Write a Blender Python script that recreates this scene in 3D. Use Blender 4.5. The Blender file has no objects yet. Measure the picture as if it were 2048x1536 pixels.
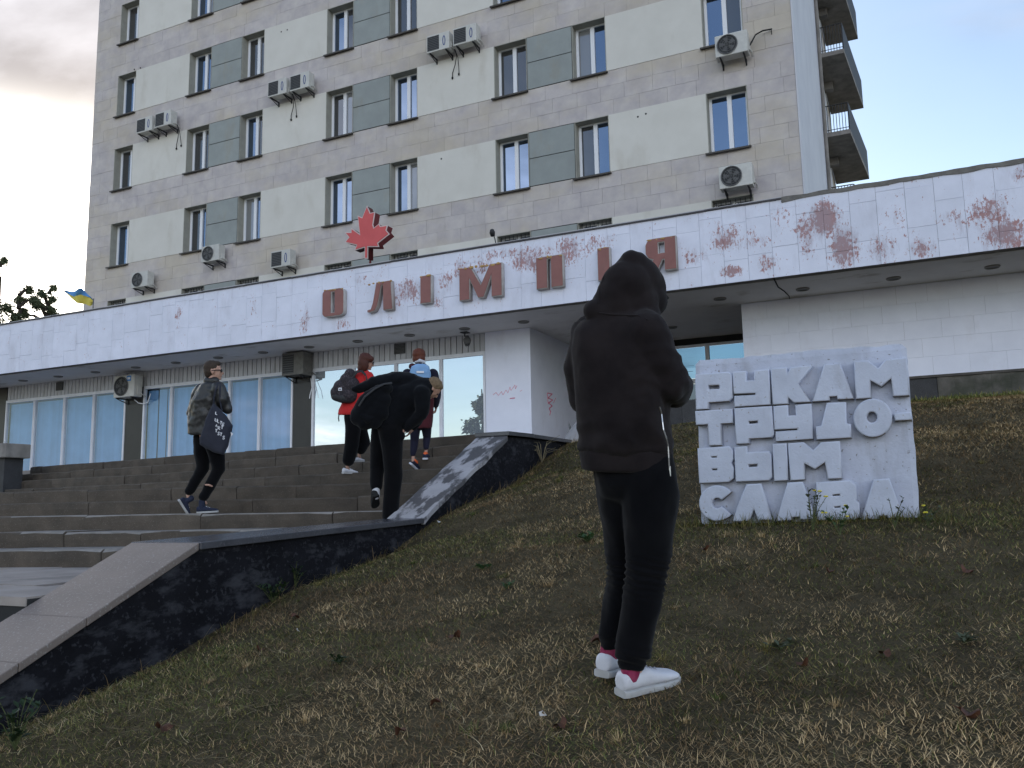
import bpy, bmesh, math, random
import numpy as np
from mathutils import Vector, Matrix, noise as mnoise

SC = bpy.context.scene
COL = SC.collection
random.seed(7)
rng = np.random.default_rng(11)
R_ = math.radians

# ------------------------------------------------------------------ camera
PITCH, ROLL, YAW, FPX = R_(8.026), R_(-1.091), R_(25.041), 1700.0
_f = Vector((-math.sin(YAW), math.cos(YAW), 0)); _r = Vector((math.cos(YAW), math.sin(YAW), 0)); _u = Vector((0, 0, 1))
FWD = _f * math.cos(PITCH) + _u * math.sin(PITCH)
_u2 = _u * math.cos(PITCH) - _f * math.sin(PITCH)
RIGHT = _r * math.cos(ROLL) + _u2 * math.sin(ROLL)
UP = _u2 * math.cos(ROLL) - _r * math.sin(ROLL)
cam = bpy.data.cameras.new('camera')
cam.sensor_fit = 'HORIZONTAL'; cam.sensor_width = 36.0; cam.lens = 36.0 * FPX / 2048.0
cam.clip_start = 0.05; cam.clip_end = 3000
camo = bpy.data.objects.new('camera', cam); COL.objects.link(camo)
M = Matrix((RIGHT, UP, -FWD)).transposed().to_4x4()
camo.matrix_world = M
SC.camera = camo

def ray(x, y):                       # direction through a photo pixel (2048 x 1536), unit along the view axis
    return RIGHT * ((x - 1024) / FPX) - UP * ((y - 768) / FPX) + FWD
def at(x, y, d): return ray(x, y) * d
def onY(x, y, Y): r = ray(x, y); return r * (Y / r.y)
def onX(x, y, X): r = ray(x, y); return r * (X / r.x)
def onZ(x, y, Z): r = ray(x, y); return r * (Z / r.z)

# ------------------------------------------------------------------ world, sun, exposure
SUN_AZ, SUN_EL = R_(50), R_(17)      # azimuth measured from +Y towards -X
SUN = Vector((-math.sin(SUN_AZ) * math.cos(SUN_EL), math.cos(SUN_AZ) * math.cos(SUN_EL), math.sin(SUN_EL)))
W = bpy.data.worlds.new("World"); SC.world = W; W.use_nodes = True
nt = W.node_tree; nt.nodes.clear()
def N(t, kind, **kw):
    n = t.nodes.new(kind)
    for k, v in kw.items():
        if k == 'inp':
            for kk, vv in v.items(): n.inputs[kk].default_value = vv
        else: setattr(n, k, v)
    return n
def L(t, a, b): t.links.new(a, b)
sky = N(nt, 'ShaderNodeTexSky', sky_type='NISHITA', sun_disc=False, sun_elevation=SUN_EL, sun_rotation=-SUN_AZ,
        air_density=1.0, dust_density=1.3, ozone_density=1.0)
tc = N(nt, 'ShaderNodeTexCoord')
sep = N(nt, 'ShaderNodeSeparateXYZ'); L(nt, tc.outputs['Generated'], sep.inputs[0])
zc = N(nt, 'ShaderNodeMath', operation='MAXIMUM'); L(nt, sep.outputs['Z'], zc.inputs[0]); zc.inputs[1].default_value = 0.0
za = N(nt, 'ShaderNodeMath', operation='ADD'); L(nt, zc.outputs[0], za.inputs[0]); za.inputs[1].default_value = 0.16
dv = N(nt, 'ShaderNodeVectorMath', operation='DIVIDE')
cmb = N(nt, 'ShaderNodeCombineXYZ')
for i in range(3): L(nt, za.outputs[0], cmb.inputs[i])
L(nt, tc.outputs['Generated'], dv.inputs[0]); L(nt, cmb.outputs[0], dv.inputs[1])
cn = N(nt, 'ShaderNodeTexNoise', inp={'Scale': 0.55, 'Detail': 7.0, 'Roughness': 0.55, 'Distortion': 0.4}); L(nt, dv.outputs[0], cn.inputs['Vector'])
dots = N(nt, 'ShaderNodeVectorMath', operation='DOT_PRODUCT'); L(nt, tc.outputs['Generated'], dots.inputs[0]); dots.inputs[1].default_value = SUN
# more cloud towards the sun side of the sky and above the town behind the camera
gr = N(nt, 'ShaderNodeMapRange', inp={'From Min': 0.72, 'From Max': 0.94, 'To Min': 0.0, 'To Max': 0.40}); L(nt, dots.outputs['Value'], gr.inputs['Value'])
bk = N(nt, 'ShaderNodeMapRange', inp={'From Min': 0.1, 'From Max': 0.75, 'To Min': 0.0, 'To Max': 0.15})
ny = N(nt, 'ShaderNodeMath', operation='MULTIPLY', inp={1: -1.0}); L(nt, sep.outputs['Y'], ny.inputs[0]); L(nt, ny.outputs[0], bk.inputs['Value'])
s1 = N(nt, 'ShaderNodeMath', operation='ADD'); L(nt, cn.outputs['Fac'], s1.inputs[0]); L(nt, gr.outputs[0], s1.inputs[1])
s2 = N(nt, 'ShaderNodeMath', operation='ADD'); L(nt, s1.outputs[0], s2.inputs[0]); L(nt, bk.outputs[0], s2.inputs[1])
mask = N(nt, 'ShaderNodeMapRange', interpolation_type='SMOOTHSTEP', inp={'From Min': 0.62, 'From Max': 0.80, 'To Min': 0.06, 'To Max': 0.94}); L(nt, s2.outputs[0], mask.inputs['Value'])
# cloud body: grey-mauve underside to white edge, brighter round the sun
cn2 = N(nt, 'ShaderNodeTexNoise', inp={'Scale': 1.5, 'Detail': 7.0, 'Roughness': 0.55, 'Distortion': 0.5}); L(nt, dv.outputs[0], cn2.inputs['Vector'])
body = N(nt, 'ShaderNodeValToRGB'); L(nt, cn2.outputs['Fac'], body.inputs['Fac'])
body.color_ramp.elements[0].position = 0.40; body.color_ramp.elements[0].color = (1.38, 1.34, 1.45, 1)
body.color_ramp.elements[1].position = 0.62; body.color_ramp.elements[1].color = (3.1, 3.06, 3.3, 1)
lowb = N(nt, 'ShaderNodeMapRange', interpolation_type='SMOOTHSTEP', inp={'From Min': 0.43, 'From Max': 0.30, 'To Min': 0.0, 'To Max': 1.0}); L(nt, sep.outputs['Z'], lowb.inputs['Value'])
glow = N(nt, 'ShaderNodeMapRange', interpolation_type='SMOOTHSTEP', inp={'From Min': 0.80, 'From Max': 0.99, 'To Min': 0.0, 'To Max': 1.0}); L(nt, dots.outputs['Value'], glow.inputs['Value'])
gl2 = N(nt, 'ShaderNodeMath', operation='MULTIPLY'); L(nt, lowb.outputs[0], gl2.inputs[0]); L(nt, glow.outputs[0], gl2.inputs[1])
# clouds opposite the sun boosted over the backlit ones, added light for the facade
ph = N(nt, 'ShaderNodeMapRange', interpolation_type='SMOOTHSTEP', inp={'From Min': 0.7, 'From Max': -0.7, 'To Min': 1.0, 'To Max': 5.6}); L(nt, dots.outputs['Value'], ph.inputs['Value'])
bs = N(nt, 'ShaderNodeVectorMath', operation='SCALE'); L(nt, body.outputs[0], bs.inputs[0]); L(nt, ph.outputs[0], bs.inputs['Scale'])
cb = N(nt, 'ShaderNodeMixRGB', blend_type='MIX'); L(nt, gl2.outputs[0], cb.inputs['Fac']); L(nt, bs.outputs[0], cb.inputs[1]); cb.inputs[2].default_value = (15.0, 14.4, 13.0, 1)
mixs = N(nt, 'ShaderNodeMixRGB'); L(nt, mask.outputs[0], mixs.inputs['Fac']); L(nt, sky.outputs[0], mixs.inputs[1]); L(nt, cb.outputs[0], mixs.inputs[2])
bg = N(nt, 'ShaderNodeBackground', inp={'Strength': 0.10}); L(nt, mixs.outputs[0], bg.inputs['Color'])
wo = N(nt, 'ShaderNodeOutputWorld'); L(nt, bg.outputs[0], wo.inputs['Surface'])

sd = bpy.data.lights.new('sun', 'SUN'); sd.energy = 2.0; sd.angle = R_(0.5); sd.color = (1.0, 0.93, 0.82)
so = bpy.data.objects.new('sun', sd); COL.objects.link(so)
so.rotation_euler = SUN.to_track_quat('Z', 'Y').to_euler(); so.location = (-40, 40, 40)
SC.view_settings.view_transform = 'Standard'; SC.view_settings.look = 'None'
SC.view_settings.exposure = 1.55; SC.view_settings.gamma = 1.0; SC.view_settings.use_curve_mapping = False

# ------------------------------------------------------------------ materials
MATS = {}
def mat(name, c1, c2=None, scale=4.0, rough=0.85, bump=0.0, bscale=60.0, stain=None, sscale=(1.5, 1.5, 0.35), sthr=(0.52, 0.72), samt=0.6,
        tint=0.0, spec=0.3, metal=0.0, speck=None, spscale=120.0, spthr=(0.62, 0.66), sheen=0.0, bdist=0.01, detail=6.0):
    m = bpy.data.materials.new(name); m.use_nodes = True; t = m.node_tree; b = t.nodes['Principled BSDF']
    geo = N(t, 'ShaderNodeNewGeometry'); pos = geo.outputs['Position']
    col = None
    if c2 is not None:
        n = N(t, 'ShaderNodeTexNoise', inp={'Scale': scale, 'Detail': detail, 'Roughness': 0.6}); L(t, pos, n.inputs['Vector'])
        r = N(t, 'ShaderNodeMapRange', inp={'From Min': 0.33, 'From Max': 0.67}); L(t, n.outputs['Fac'], r.inputs['Value'])
        mx = N(t, 'ShaderNodeMixRGB'); L(t, r.outputs[0], mx.inputs['Fac']); mx.inputs[1].default_value = (*c1, 1); mx.inputs[2].default_value = (*c2, 1)
        col = mx.outputs[0]
    else:
        rgb = N(t, 'ShaderNodeRGB'); rgb.outputs[0].default_value = (*c1, 1); col = rgb.outputs[0]
    if stain is not None:
        mp = N(t, 'ShaderNodeVectorMath', operation='MULTIPLY'); L(t, pos, mp.inputs[0]); mp.inputs[1].default_value = sscale
        n = N(t, 'ShaderNodeTexNoise', inp={'Scale': 1.0, 'Detail': 8.0, 'Roughness': 0.62}); L(t, mp.outputs[0], n.inputs['Vector'])
        r = N(t, 'ShaderNodeMapRange', inp={'From Min': sthr[0], 'From Max': sthr[1], 'To Max': samt}); L(t, n.outputs['Fac'], r.inputs['Value'])
        mx = N(t, 'ShaderNodeMixRGB'); L(t, r.outputs[0], mx.inputs['Fac']); L(t, col, mx.inputs[1]); mx.inputs[2].default_value = (*stain, 1); col = mx.outputs[0]
    if speck is not None:
        n = N(t, 'ShaderNodeTexNoise', inp={'Scale': spscale, 'Detail': 2.0}); L(t, pos, n.inputs['Vector'])
        r = N(t, 'ShaderNodeMapRange', inp={'From Min': spthr[0], 'From Max': spthr[1], 'To Max': 0.85}); L(t, n.outputs['Fac'], r.inputs['Value'])
        mx = N(t, 'ShaderNodeMixRGB'); L(t, r.outputs[0], mx.inputs['Fac']); L(t, col, mx.inputs[1]); mx.inputs[2].default_value = (*speck, 1); col = mx.outputs[0]
    if tint:
        at_ = N(t, 'ShaderNodeAttribute', attribute_name='tint'); oi = N(t, 'ShaderNodeObjectInfo')
        ad = N(t, 'ShaderNodeMath', operation='ADD'); L(t, at_.outputs['Fac'], ad.inputs[0]); L(t, oi.outputs['Random'], ad.inputs[1])
        fr = N(t, 'ShaderNodeMath', operation='FRACT'); L(t, ad.outputs[0], fr.inputs[0])
        mr = N(t, 'ShaderNodeMapRange', inp={'To Min': 1 - tint, 'To Max': 1 + tint}); L(t, fr.outputs[0], mr.inputs['Value'])
        vm = N(t, 'ShaderNodeVectorMath', operation='SCALE'); L(t, col, vm.inputs[0]); L(t, mr.outputs[0], vm.inputs['Scale']); col = vm.outputs[0]
    L(t, col, b.inputs['Base Color'])
    b.inputs['Roughness'].default_value = rough; b.inputs['Specular IOR Level'].default_value = spec; b.inputs['Metallic'].default_value = metal
    if sheen: b.inputs['Sheen Weight'].default_value = sheen
    if bump:
        n = N(t, 'ShaderNodeTexNoise', inp={'Scale': bscale, 'Detail': 5.0, 'Roughness': 0.6}); L(t, pos, n.inputs['Vector'])
        bp = N(t, 'ShaderNodeBump', inp={'Strength': bump, 'Distance': bdist}); L(t, n.outputs['Fac'], bp.inputs['Height']); L(t, bp.outputs[0], b.inputs['Normal'])
    MATS[name] = m
    return m

def glass(name, tint, refl, base=None, rough=0.0, through=(0.93, 0.95, 0.96)):
    """window glass: fresnel mirror over clear (base None) or over a dark opaque room colour"""
    m = bpy.data.materials.new(name); m.use_nodes = True; t = m.node_tree; t.nodes.clear()
    out = N(t, 'ShaderNodeOutputMaterial'); gl = N(t, 'ShaderNodeBsdfGlossy', inp={'Color': (*tint, 1), 'Roughness': rough})
    if base is None: un = N(t, 'ShaderNodeBsdfTransparent', inp={'Color': (*through, 1)})
    else: un = N(t, 'ShaderNodeBsdfDiffuse', inp={'Color': (*base, 1)})
    fn = N(t, 'ShaderNodeFresnel', inp={'IOR': 1.5}); gb = N(t, 'ShaderNodeNewGeometry'); fr_ = N(t, 'ShaderNodeMath', operation='SUBTRACT', inp={0: 1.0}); L(t, gb.outputs['Backfacing'], fr_.inputs[1])
    m0 = N(t, 'ShaderNodeMapRange', inp={'To Min': refl, 'To Max': 1.0}); L(t, fn.outputs[0], m0.inputs['Value'])
    mr = N(t, 'ShaderNodeMath', operation='MULTIPLY'); L(t, m0.outputs[0], mr.inputs[0]); L(t, fr_.outputs[0], mr.inputs[1])
    mx = N(t, 'ShaderNodeMixShader'); L(t, mr.outputs[0], mx.inputs[0]); L(t, un.outputs[0], mx.inputs[1]); L(t, gl.outputs[0], mx.inputs[2])
    L(t, mx.outputs[0], out.inputs['Surface']); MATS[name] = m
    return m

def fascia_paint():
    """white paint over reddish render; it has peeled in patches of its own along the canopy"""
    m = mat('canopy paint', (0.75, 0.765, 0.87), (0.68, 0.695, 0.79), scale=2.5, rough=0.7, bump=0.25, bscale=45, stain=(0.40, 0.38, 0.42), sscale=(2.2, 2.2, 0.7), sthr=(0.55, 0.8), samt=0.45, tint=0.03)
    t = m.node_tree; b = t.nodes['Principled BSDF']; src = b.inputs['Base Color'].links[0].from_socket
    geo = N(t, 'ShaderNodeNewGeometry'); pos = geo.outputs['Position']
    def noise(s, d, vec=None, r=0.6):
        n = N(t, 'ShaderNodeTexNoise', inp={'Scale': s, 'Detail': d, 'Roughness': r})
        if vec: 
            mp = N(t, 'ShaderNodeVectorMath', operation='MULTIPLY'); L(t, pos, mp.inputs[0]); mp.inputs[1].default_value = vec; L(t, mp.outputs[0], n.inputs['Vector'])
        else: L(t, pos, n.inputs['Vector'])
        return n.outputs['Fac']
    # sum of soft blobs at the patches seen in the photograph
    total = None
    blobs = [(-10.35, 4.95, .55, .32, .30), (-11.0, 4.9, .3, .25, .2), (-8.95, 5.3, .35, .3, .24), (-8.35, 5.35, .3, .3, .20), (-7.2, 5.3, .5, .35, .28), (-6.3, 5.35, .45, .35, .26), (-9.3, 5.0, .3, .3, .2), (-13.3, 4.6, .18, .45, .2),
             (-12.2, 4.35, .3, .12, .2), (-15.0, 5.2, .16, .3, .18), (-17.6, 5.25, .14, .25, .22), (-14.7, 4.5, .25, .2, .12), (-10.8, 4.4, .12, .25, .12),
             (-7.75, 5.5, .6, .15, .22), (-5.6, 5.4, .5, .25, .2), (-9.6, 4.6, .4, .15, .14), (-11.6, 5.4, .5, .2, .14), (-3.6, 4.8, .3, .3, .2), (-2.2, 4.5, .3, .2, .2), (-3.05, 5.1, .3, .35, .28), (-2.55, 4.95, .4, .22, .2), (-2.95, 4.42, .25, .15, .3), (-1.9, 5.4, .25, .2, .14), (-1.15, 5.2, .35, .42, .40), (-.85, 4.65, .3, .5, .36), (-1.5, 5.0, .2, .5, .26), (-.2, 4.5, .3, .35, .24),
             (.45, 4.4, .25, .2, .28), (1.55, 4.9, .4, .4, .26), (1.75, 4.45, .5, .35, .32), (.9, 4.9, .25, .2, .18), (2.05, 5.45, .15, .2, .26), (2.5, 4.5, .35, .4, .26), (.1, 5.0, .2, .4, .12), (1.1, 4.75, .2, .3, .2), (2.9, 5.0, .5, .4, .2), (4.5, 4.9, 1.0, .5, .2)]
    sp = N(t, 'ShaderNodeSeparateXYZ'); L(t, pos, sp.inputs[0])
    for (bx_, bz_, rx, rz, a) in blobs:
        mx_ = N(t, 'ShaderNodeMath', operation='SUBTRACT'); L(t, sp.outputs['X'], mx_.inputs[0]); mx_.inputs[1].default_value = bx_
        mz_ = N(t, 'ShaderNodeMath', operation='SUBTRACT'); L(t, sp.outputs['Z'], mz_.inputs[0]); mz_.inputs[1].default_value = bz_
        cm = N(t, 'ShaderNodeCombineXYZ'); L(t, mx_.outputs[0], cm.inputs[0]); L(t, mz_.outputs[0], cm.inputs[1])
        scl = N(t, 'ShaderNodeVectorMath', operation='DIVIDE'); L(t, cm.outputs[0], scl.inputs[0]); scl.inputs[1].default_value = (rx, rz, 1)
        ln = N(t, 'ShaderNodeVectorMath', operation='LENGTH'); L(t, scl.outputs[0], ln.inputs[0])
        mr = N(t, 'ShaderNodeMapRange', interpolation_type='SMOOTHSTEP', inp={'From Min': 1.5, 'From Max': 0.1, 'To Min': 0.0, 'To Max': a}); L(t, ln.outputs['Value'], mr.inputs['Value'])
        if total is None: total = mr.outputs[0]
        else:
            ad = N(t, 'ShaderNodeMath', operation='MAXIMUM'); L(t, total, ad.inputs[0]); L(t, mr.outputs[0], ad.inputs[1]); total = ad.outputs[0]
    f1 = noise(3.2, 11.0, (1, 1, .75), .72)
    f2 = noise(20.0, 8.0, (1.0, 1, .5), .75)
    q1 = N(t, 'ShaderNodeMath', operation='MULTIPLY_ADD', inp={1: 1.25, 2: -0.625}); L(t, f1, q1.inputs[0])
    q2 = N(t, 'ShaderNodeMath', operation='MULTIPLY_ADD', inp={1: 1.9, 2: -0.95}); L(t, f2, q2.inputs[0])
    q3 = N(t, 'ShaderNodeMath', operation='ADD'); L(t, q1.outputs[0], q3.inputs[0]); L(t, q2.outputs[0], q3.inputs[1])
    ad = N(t, 'ShaderNodeMath', operation='MULTIPLY_ADD', inp={1: 1.25}); L(t, total, ad.inputs[0]); L(t, q3.outputs[0], ad.inputs[2])
    pk = N(t, 'ShaderNodeMapRange', inp={'From Min': 0.27, 'From Max': 0.35}); L(t, ad.outputs[0], pk.inputs['Value'])
    rc = N(t, 'ShaderNodeMixRGB'); L(t, noise(5, 4), rc.inputs['Fac']); rc.inputs[1].default_value = (0.47, 0.245, 0.23, 1); rc.inputs[2].default_value = (0.34, 0.20, 0.20, 1)
    m1 = N(t, 'ShaderNodeMixRGB'); L(t, pk.outputs[0], m1.inputs['Fac']); L(t, src, m1.inputs[1]); L(t, rc.outputs[0], m1.inputs[2])
    # grey mauve scuffing round the patches and thin rusty runs
    s0 = N(t, 'ShaderNodeMath', operation='MULTIPLY_ADD', inp={1: 1.2}); L(t, total, s0.inputs[0]); L(t, noise(7.0, 9.0, (1.6, 1, .35), .75), s0.inputs[2])
    s1_ = N(t, 'ShaderNodeMapRange', inp={'From Min': 0.66, 'From Max': 0.92, 'To Max': 0.6}); L(t, s0.outputs[0], s1_.inputs['Value'])
    m1b = N(t, 'ShaderNodeMixRGB'); L(t, s1_.outputs[0], m1b.inputs['Fac']); L(t, m1.outputs[0], m1b.inputs[1]); m1b.inputs[2].default_value = (0.36, 0.30, 0.335, 1); m1 = m1b
    # dark chips everywhere
    d1 = N(t, 'ShaderNodeMapRange', inp={'From Min': 0.685, 'From Max': 0.73, 'To Max': 0.75}); L(t, noise(5.5, 9.0, (1.3, 1, .6), .75), d1.inputs['Value'])
    m2 = N(t, 'ShaderNodeMixRGB'); L(t, d1.outputs[0], m2.inputs['Fac']); L(t, m1.outputs[0], m2.inputs[1]); m2.inputs[2].default_value = (0.25, 0.21, 0.23, 1)
    L(t, m2.outputs[0], b.inputs['Base Color'])
    return m

M_STONE = mat('tower stone', (0.56, 0.515, 0.485), (0.44, 0.40, 0.405), scale=2.2, rough=0.9, bump=0.3, bscale=35, stain=(0.50, 0.43, 0.31), sscale=(0.35, 0.35, 0.6), sthr=(0.46, 0.66), samt=0.55, tint=0.045)
M_WALL = mat('tower backing wall', (0.34, 0.32, 0.30), (0.25, 0.235, 0.22), scale=3, rough=0.95)
M_CREAM = mat('cream plaster', (0.66, 0.635, 0.58), (0.61, 0.585, 0.53), scale=1.2, rough=0.9, bump=0.15, bscale=25, stain=(0.46, 0.42, 0.35), sscale=(1.2, 1.2, 0.5), sthr=(0.56, 0.75), samt=0.5, tint=0.03)
M_REVEAL = mat('window reveal plaster', (0.36, 0.35, 0.30), (0.30, 0.29, 0.25), scale=4, rough=0.9)
M_PANEL = mat('green grey panel', (0.305, 0.328, 0.315), (0.265, 0.285, 0.275), scale=2.0, rough=0.75, stain=(0.29, 0.25, 0.18), sscale=(2, 2, .8), sthr=(.56, .75), samt=.4, tint=0.05)
M_DARK = mat('dark gap', (0.03, 0.03, 0.03), rough=0.9)
M_PVC = mat('white window plastic', (0.78, 0.79, 0.81), rough=0.4, spec=0.4)
M_SILL = mat('dark metal sill', (0.055, 0.05, 0.045), (0.09, 0.08, 0.07), scale=6, rough=0.6)
M_PANE = glass('tower window glass', (0.55, 0.72, 1.0), 0.30, base=(0.018, 0.02, 0.024))
M_PANE2 = glass('tower curtained glass', (0.80, 0.88, 1.0), 0.10, base=(0.05, 0.048, 0.046))
M_PANE3 = glass('tower net curtain glass', (0.7, 0.82, 1.0), 0.10, base=(0.22, 0.22, 0.215))
M_FASCIA = fascia_paint()
M_WHITE = mat('white painted wall', (0.79, 0.81, 0.91), (0.73, 0.75, 0.85), scale=2.0, rough=0.8, bump=0.2, bscale=40, stain=(0.5, 0.47, 0.5), sscale=(1.5, 1.5, .8), sthr=(.6, .8), samt=.35, tint=0.02)
M_SOFFIT = mat('soffit plaster', (0.70, 0.68, 0.67), (0.63, 0.61, 0.60), scale=1.5, rough=0.9, stain=(0.30, 0.26, 0.2), sscale=(.9, 1.6, 1), sthr=(.58, .68), samt=.5)
M_SIDE = mat('grey painted end wall', (0.60, 0.60, 0.63), (0.54, 0.54, 0.58), scale=1.0, rough=0.85, bump=.1, bscale=20, stain=(.42, .42, .45), sscale=(.6, .6, .4), sthr=(.5, .75), samt=.4)
M_CONC = mat('old concrete', (0.27, 0.25, 0.23), (0.19, 0.175, 0.16), scale=3, rough=0.95, bump=.4, bscale=30, stain=(.09, .085, .08), sscale=(1.5, 1.5, .7), sthr=(.5, .7), samt=.7)
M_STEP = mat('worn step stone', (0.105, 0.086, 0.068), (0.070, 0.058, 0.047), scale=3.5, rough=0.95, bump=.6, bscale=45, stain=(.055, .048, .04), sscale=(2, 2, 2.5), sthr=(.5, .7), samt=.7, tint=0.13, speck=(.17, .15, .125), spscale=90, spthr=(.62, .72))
M_TREAD = mat('dusty sky-lit tread', (0.27, 0.25, 0.23), (0.18, 0.165, 0.15), scale=6, rough=.95, bump=.4, bscale=60, stain=(.12, .11, .10), sscale=(4, 4, 4), sthr=(.56, .72), samt=.7)  # pale dust, with the sky highlight on the treads put into the colour
M_PAVE = mat('pavement slab', (0.36, 0.315, 0.285), (0.28, 0.245, 0.22), scale=3, rough=0.95, bump=.4, bscale=40, stain=(.10, .09, .085), sscale=(1.2, 1.2, 1), sthr=(.52, .7), samt=.6, tint=0.12)
M_GRAN = mat('speckled granite cap', (0.22, 0.176, 0.150), (0.18, 0.144, 0.124), scale=2.5, rough=0.55, bump=.06, bscale=60, speck=(0.30, 0.275, 0.26), spscale=70, spthr=(.60, .68), tint=0.06, spec=.35)
M_GRANP = mat('polished dark granite', (0.085, 0.085, 0.095), (0.06, 0.06, 0.068), scale=4, rough=0.22, spec=.5, speck=(.12, .12, .13), spscale=90)
M_CAPW = mat('whitewashed ramp cap', (0.43, 0.41, 0.42), (0.33, 0.315, 0.32), scale=3, rough=0.95, bump=.6, bscale=25, stain=(.07, .067, .07), sscale=(4.2, 1.7, 2.0), sthr=(.475, .54), samt=.9)
M_RETAIN = mat('blackened granite wall', (0.014, 0.014, 0.018), (0.007, 0.007, 0.009), scale=4, rough=0.8, bump=.5, bscale=50, stain=(0.10, 0.10, 0.11), sscale=(6.5, 3.2, 7.5), sthr=(.53, .66), samt=.42, speck=(.042, .042, .048), spscale=30, spthr=(.60, .70), spec=.12, detail=10)
M_PLINTH = mat('dark granite plinth', (0.05, 0.05, 0.053), (0.034, 0.034, 0.036), scale=5, rough=0.6, speck=(.09, .09, .1), spscale=80, tint=.15)
M_ROUGH = mat('broken render plinth', (0.17, 0.155, 0.14), (0.09, 0.082, 0.075), scale=2.5, rough=.95, bump=.8, bscale=14, stain=(.05, .055, .04), sthr=(.5, .65), sscale=(1.2, 1.2, 1.2), samt=.8)
M_BLOCK = mat('painted concrete', (0.56, 0.59, 0.685), (0.46, 0.485, 0.565), scale=3.5, rough=.9, bump=.35, bscale=55, stain=(.25, .235, .25), sscale=(4, 4, 1.1), sthr=(.55, .76), samt=.6, speck=(.33, .30, .29), spscale=42, spthr=(.69, .74))
M_UNDER = mat('brown letter underside', (0.26, 0.225, 0.195), (0.17, 0.15, 0.135), scale=12, rough=.95, bump=.5, bscale=60)  # browner, darker tone for the downward faces of the letters
M_SLAB = mat('weathered slab concrete', (0.52, 0.545, 0.635), (0.43, 0.45, 0.525), scale=4.5, rough=.92, bump=.5, bscale=40, stain=(.25, .235, .235), sscale=(5, 5, 1.3), sthr=(.53, .74), samt=.55, speck=(.20, .185, .18), spscale=36, spthr=(.68, .73))
M_LETR = mat('faded red letter face', (0.285, 0.13, 0.115), (0.24, 0.11, 0.098), scale=4, rough=.7, stain=(.22, .13, .11), sscale=(2, 2, 3), sthr=(.55, .75), samt=.5)
M_LETS = mat('letter return', (0.50, 0.48, 0.46), (0.38, 0.35, 0.33), scale=6, rough=.7, stain=(.24, .17, .14), sthr=(.5, .7))
M_FOAM = mat('yellowed foam', (0.50, 0.33, 0.13), (0.38, 0.22, 0.09), scale=12, rough=.95, bump=.8, bscale=50)
M_LEAF = mat('red leaf face', (0.62, 0.11, 0.11), (0.55, 0.09, 0.09), scale=2, rough=.5)
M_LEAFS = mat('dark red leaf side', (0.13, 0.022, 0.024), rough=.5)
M_RIM = mat('pale rim', (0.62, 0.5, 0.48), rough=.6)
M_CLAD = mat('ribbed metal cladding', (0.56, 0.56, 0.58), (0.48, 0.48, 0.50), scale=2, rough=.6, stain=(.22, .2, .18), sscale=(3, 3, 1), sthr=(.55, .75), samt=.5, tint=.07)
M_FRAME = mat('shop window frame', (0.76, 0.77, 0.81), (0.68, 0.69, 0.73), scale=4, rough=.5)
M_PILAS = mat('black polished pilaster', (0.022, 0.02, 0.02), (0.032, 0.03, 0.028), scale=2, rough=.35, spec=.4)
M_SHOPG = glass('shop glass clear', (0.85, 0.92, 1.0), 0.05)
M_FILM = glass('pale lobby glass', (0.85, 0.92, 1.0), 0.05, through=(.34, .46, .55))
M_SHOPR = glass('shop glass mirror', (0.86, 0.93, 1.0), 0.62, base=(0.42, 0.47, 0.52))
M_BLIND = mat('blue vertical blind', (0.19, 0.38, 0.66), (0.16, 0.33, 0.58), scale=2, rough=.8, tint=.06)
M_ROOM = mat('shop interior', (0.10, 0.12, 0.14), rough=.9)
M_AC = mat('air conditioner shell', (0.56, 0.55, 0.51), (0.49, 0.48, 0.45), scale=8, rough=.5, stain=(.32, .28, .22), sscale=(4, 4, 2), sthr=(.58, .75), samt=.5, tint=.06)
M_ACOLD = mat('grimy air conditioner shell', (0.17, 0.165, 0.15), (0.12, 0.115, 0.105), scale=8, rough=.7)
M_GRILL = mat('dark grille', (0.035, 0.036, 0.038), rough=.6)
M_BLADE = mat('grey fan blade', (0.12, 0.12, 0.12), rough=.5)
M_IRON = mat('dark painted iron', (0.03, 0.03, 0.032), rough=.6)
M_BLUEL = mat('blue logo', (0.03, 0.06, 0.20), rough=.5)
M_STICK = mat('blue sticker', (0.05, 0.22, 0.55), rough=.4)
M_CABLE = mat('black cable', (0.012, 0.012, 0.012), rough=.6)
M_LAMP = mat('recessed lamp ring', (0.24, 0.23, 0.21), rough=.6)
M_LAMPD = mat('recessed lamp lens', (0.13, 0.13, 0.125), rough=.5)
M_PINK = mat('pink spray paint', (0.60, 0.13, 0.22), (.66, .3, .38), scale=9, rough=.8)
M_EARTH = mat('dry soil and thatch', (0.105, 0.086, 0.054), (0.062, 0.051, 0.033), scale=5, rough=1.0, spec=0.0, bump=1.0, bscale=40, bdist=.03, stain=(.13, .105, .065), sscale=(1.4, 1.4, 1.4), sthr=(.5, .7), samt=.7)
M_FAR = mat('far ground', (0.09, 0.085, 0.06), (0.06, 0.06, 0.04), scale=.3, rough=1)
M_ROOFM = mat('roof felt', (0.10, 0.10, 0.10), rough=.9)
M_TRIM = mat('roof edge metal', (0.06, 0.055, 0.06), rough=.5)
M_TRIML = mat('roof edge pale lip', (0.45, 0.44, 0.45), rough=.5)
M_MORTAR = mat('rough mortar', (0.20, 0.19, 0.17), (0.14, 0.13, 0.12), scale=9, rough=.95, bump=.8, bscale=30)
M_ROCK = mat('pale boulder', (0.36, 0.35, 0.36), (0.26, 0.25, 0.25), scale=3, rough=.95, bump=.9, bscale=14, stain=(.14, .13, .12), sscale=(2, 2, 2), sthr=(.52, .66))

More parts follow.
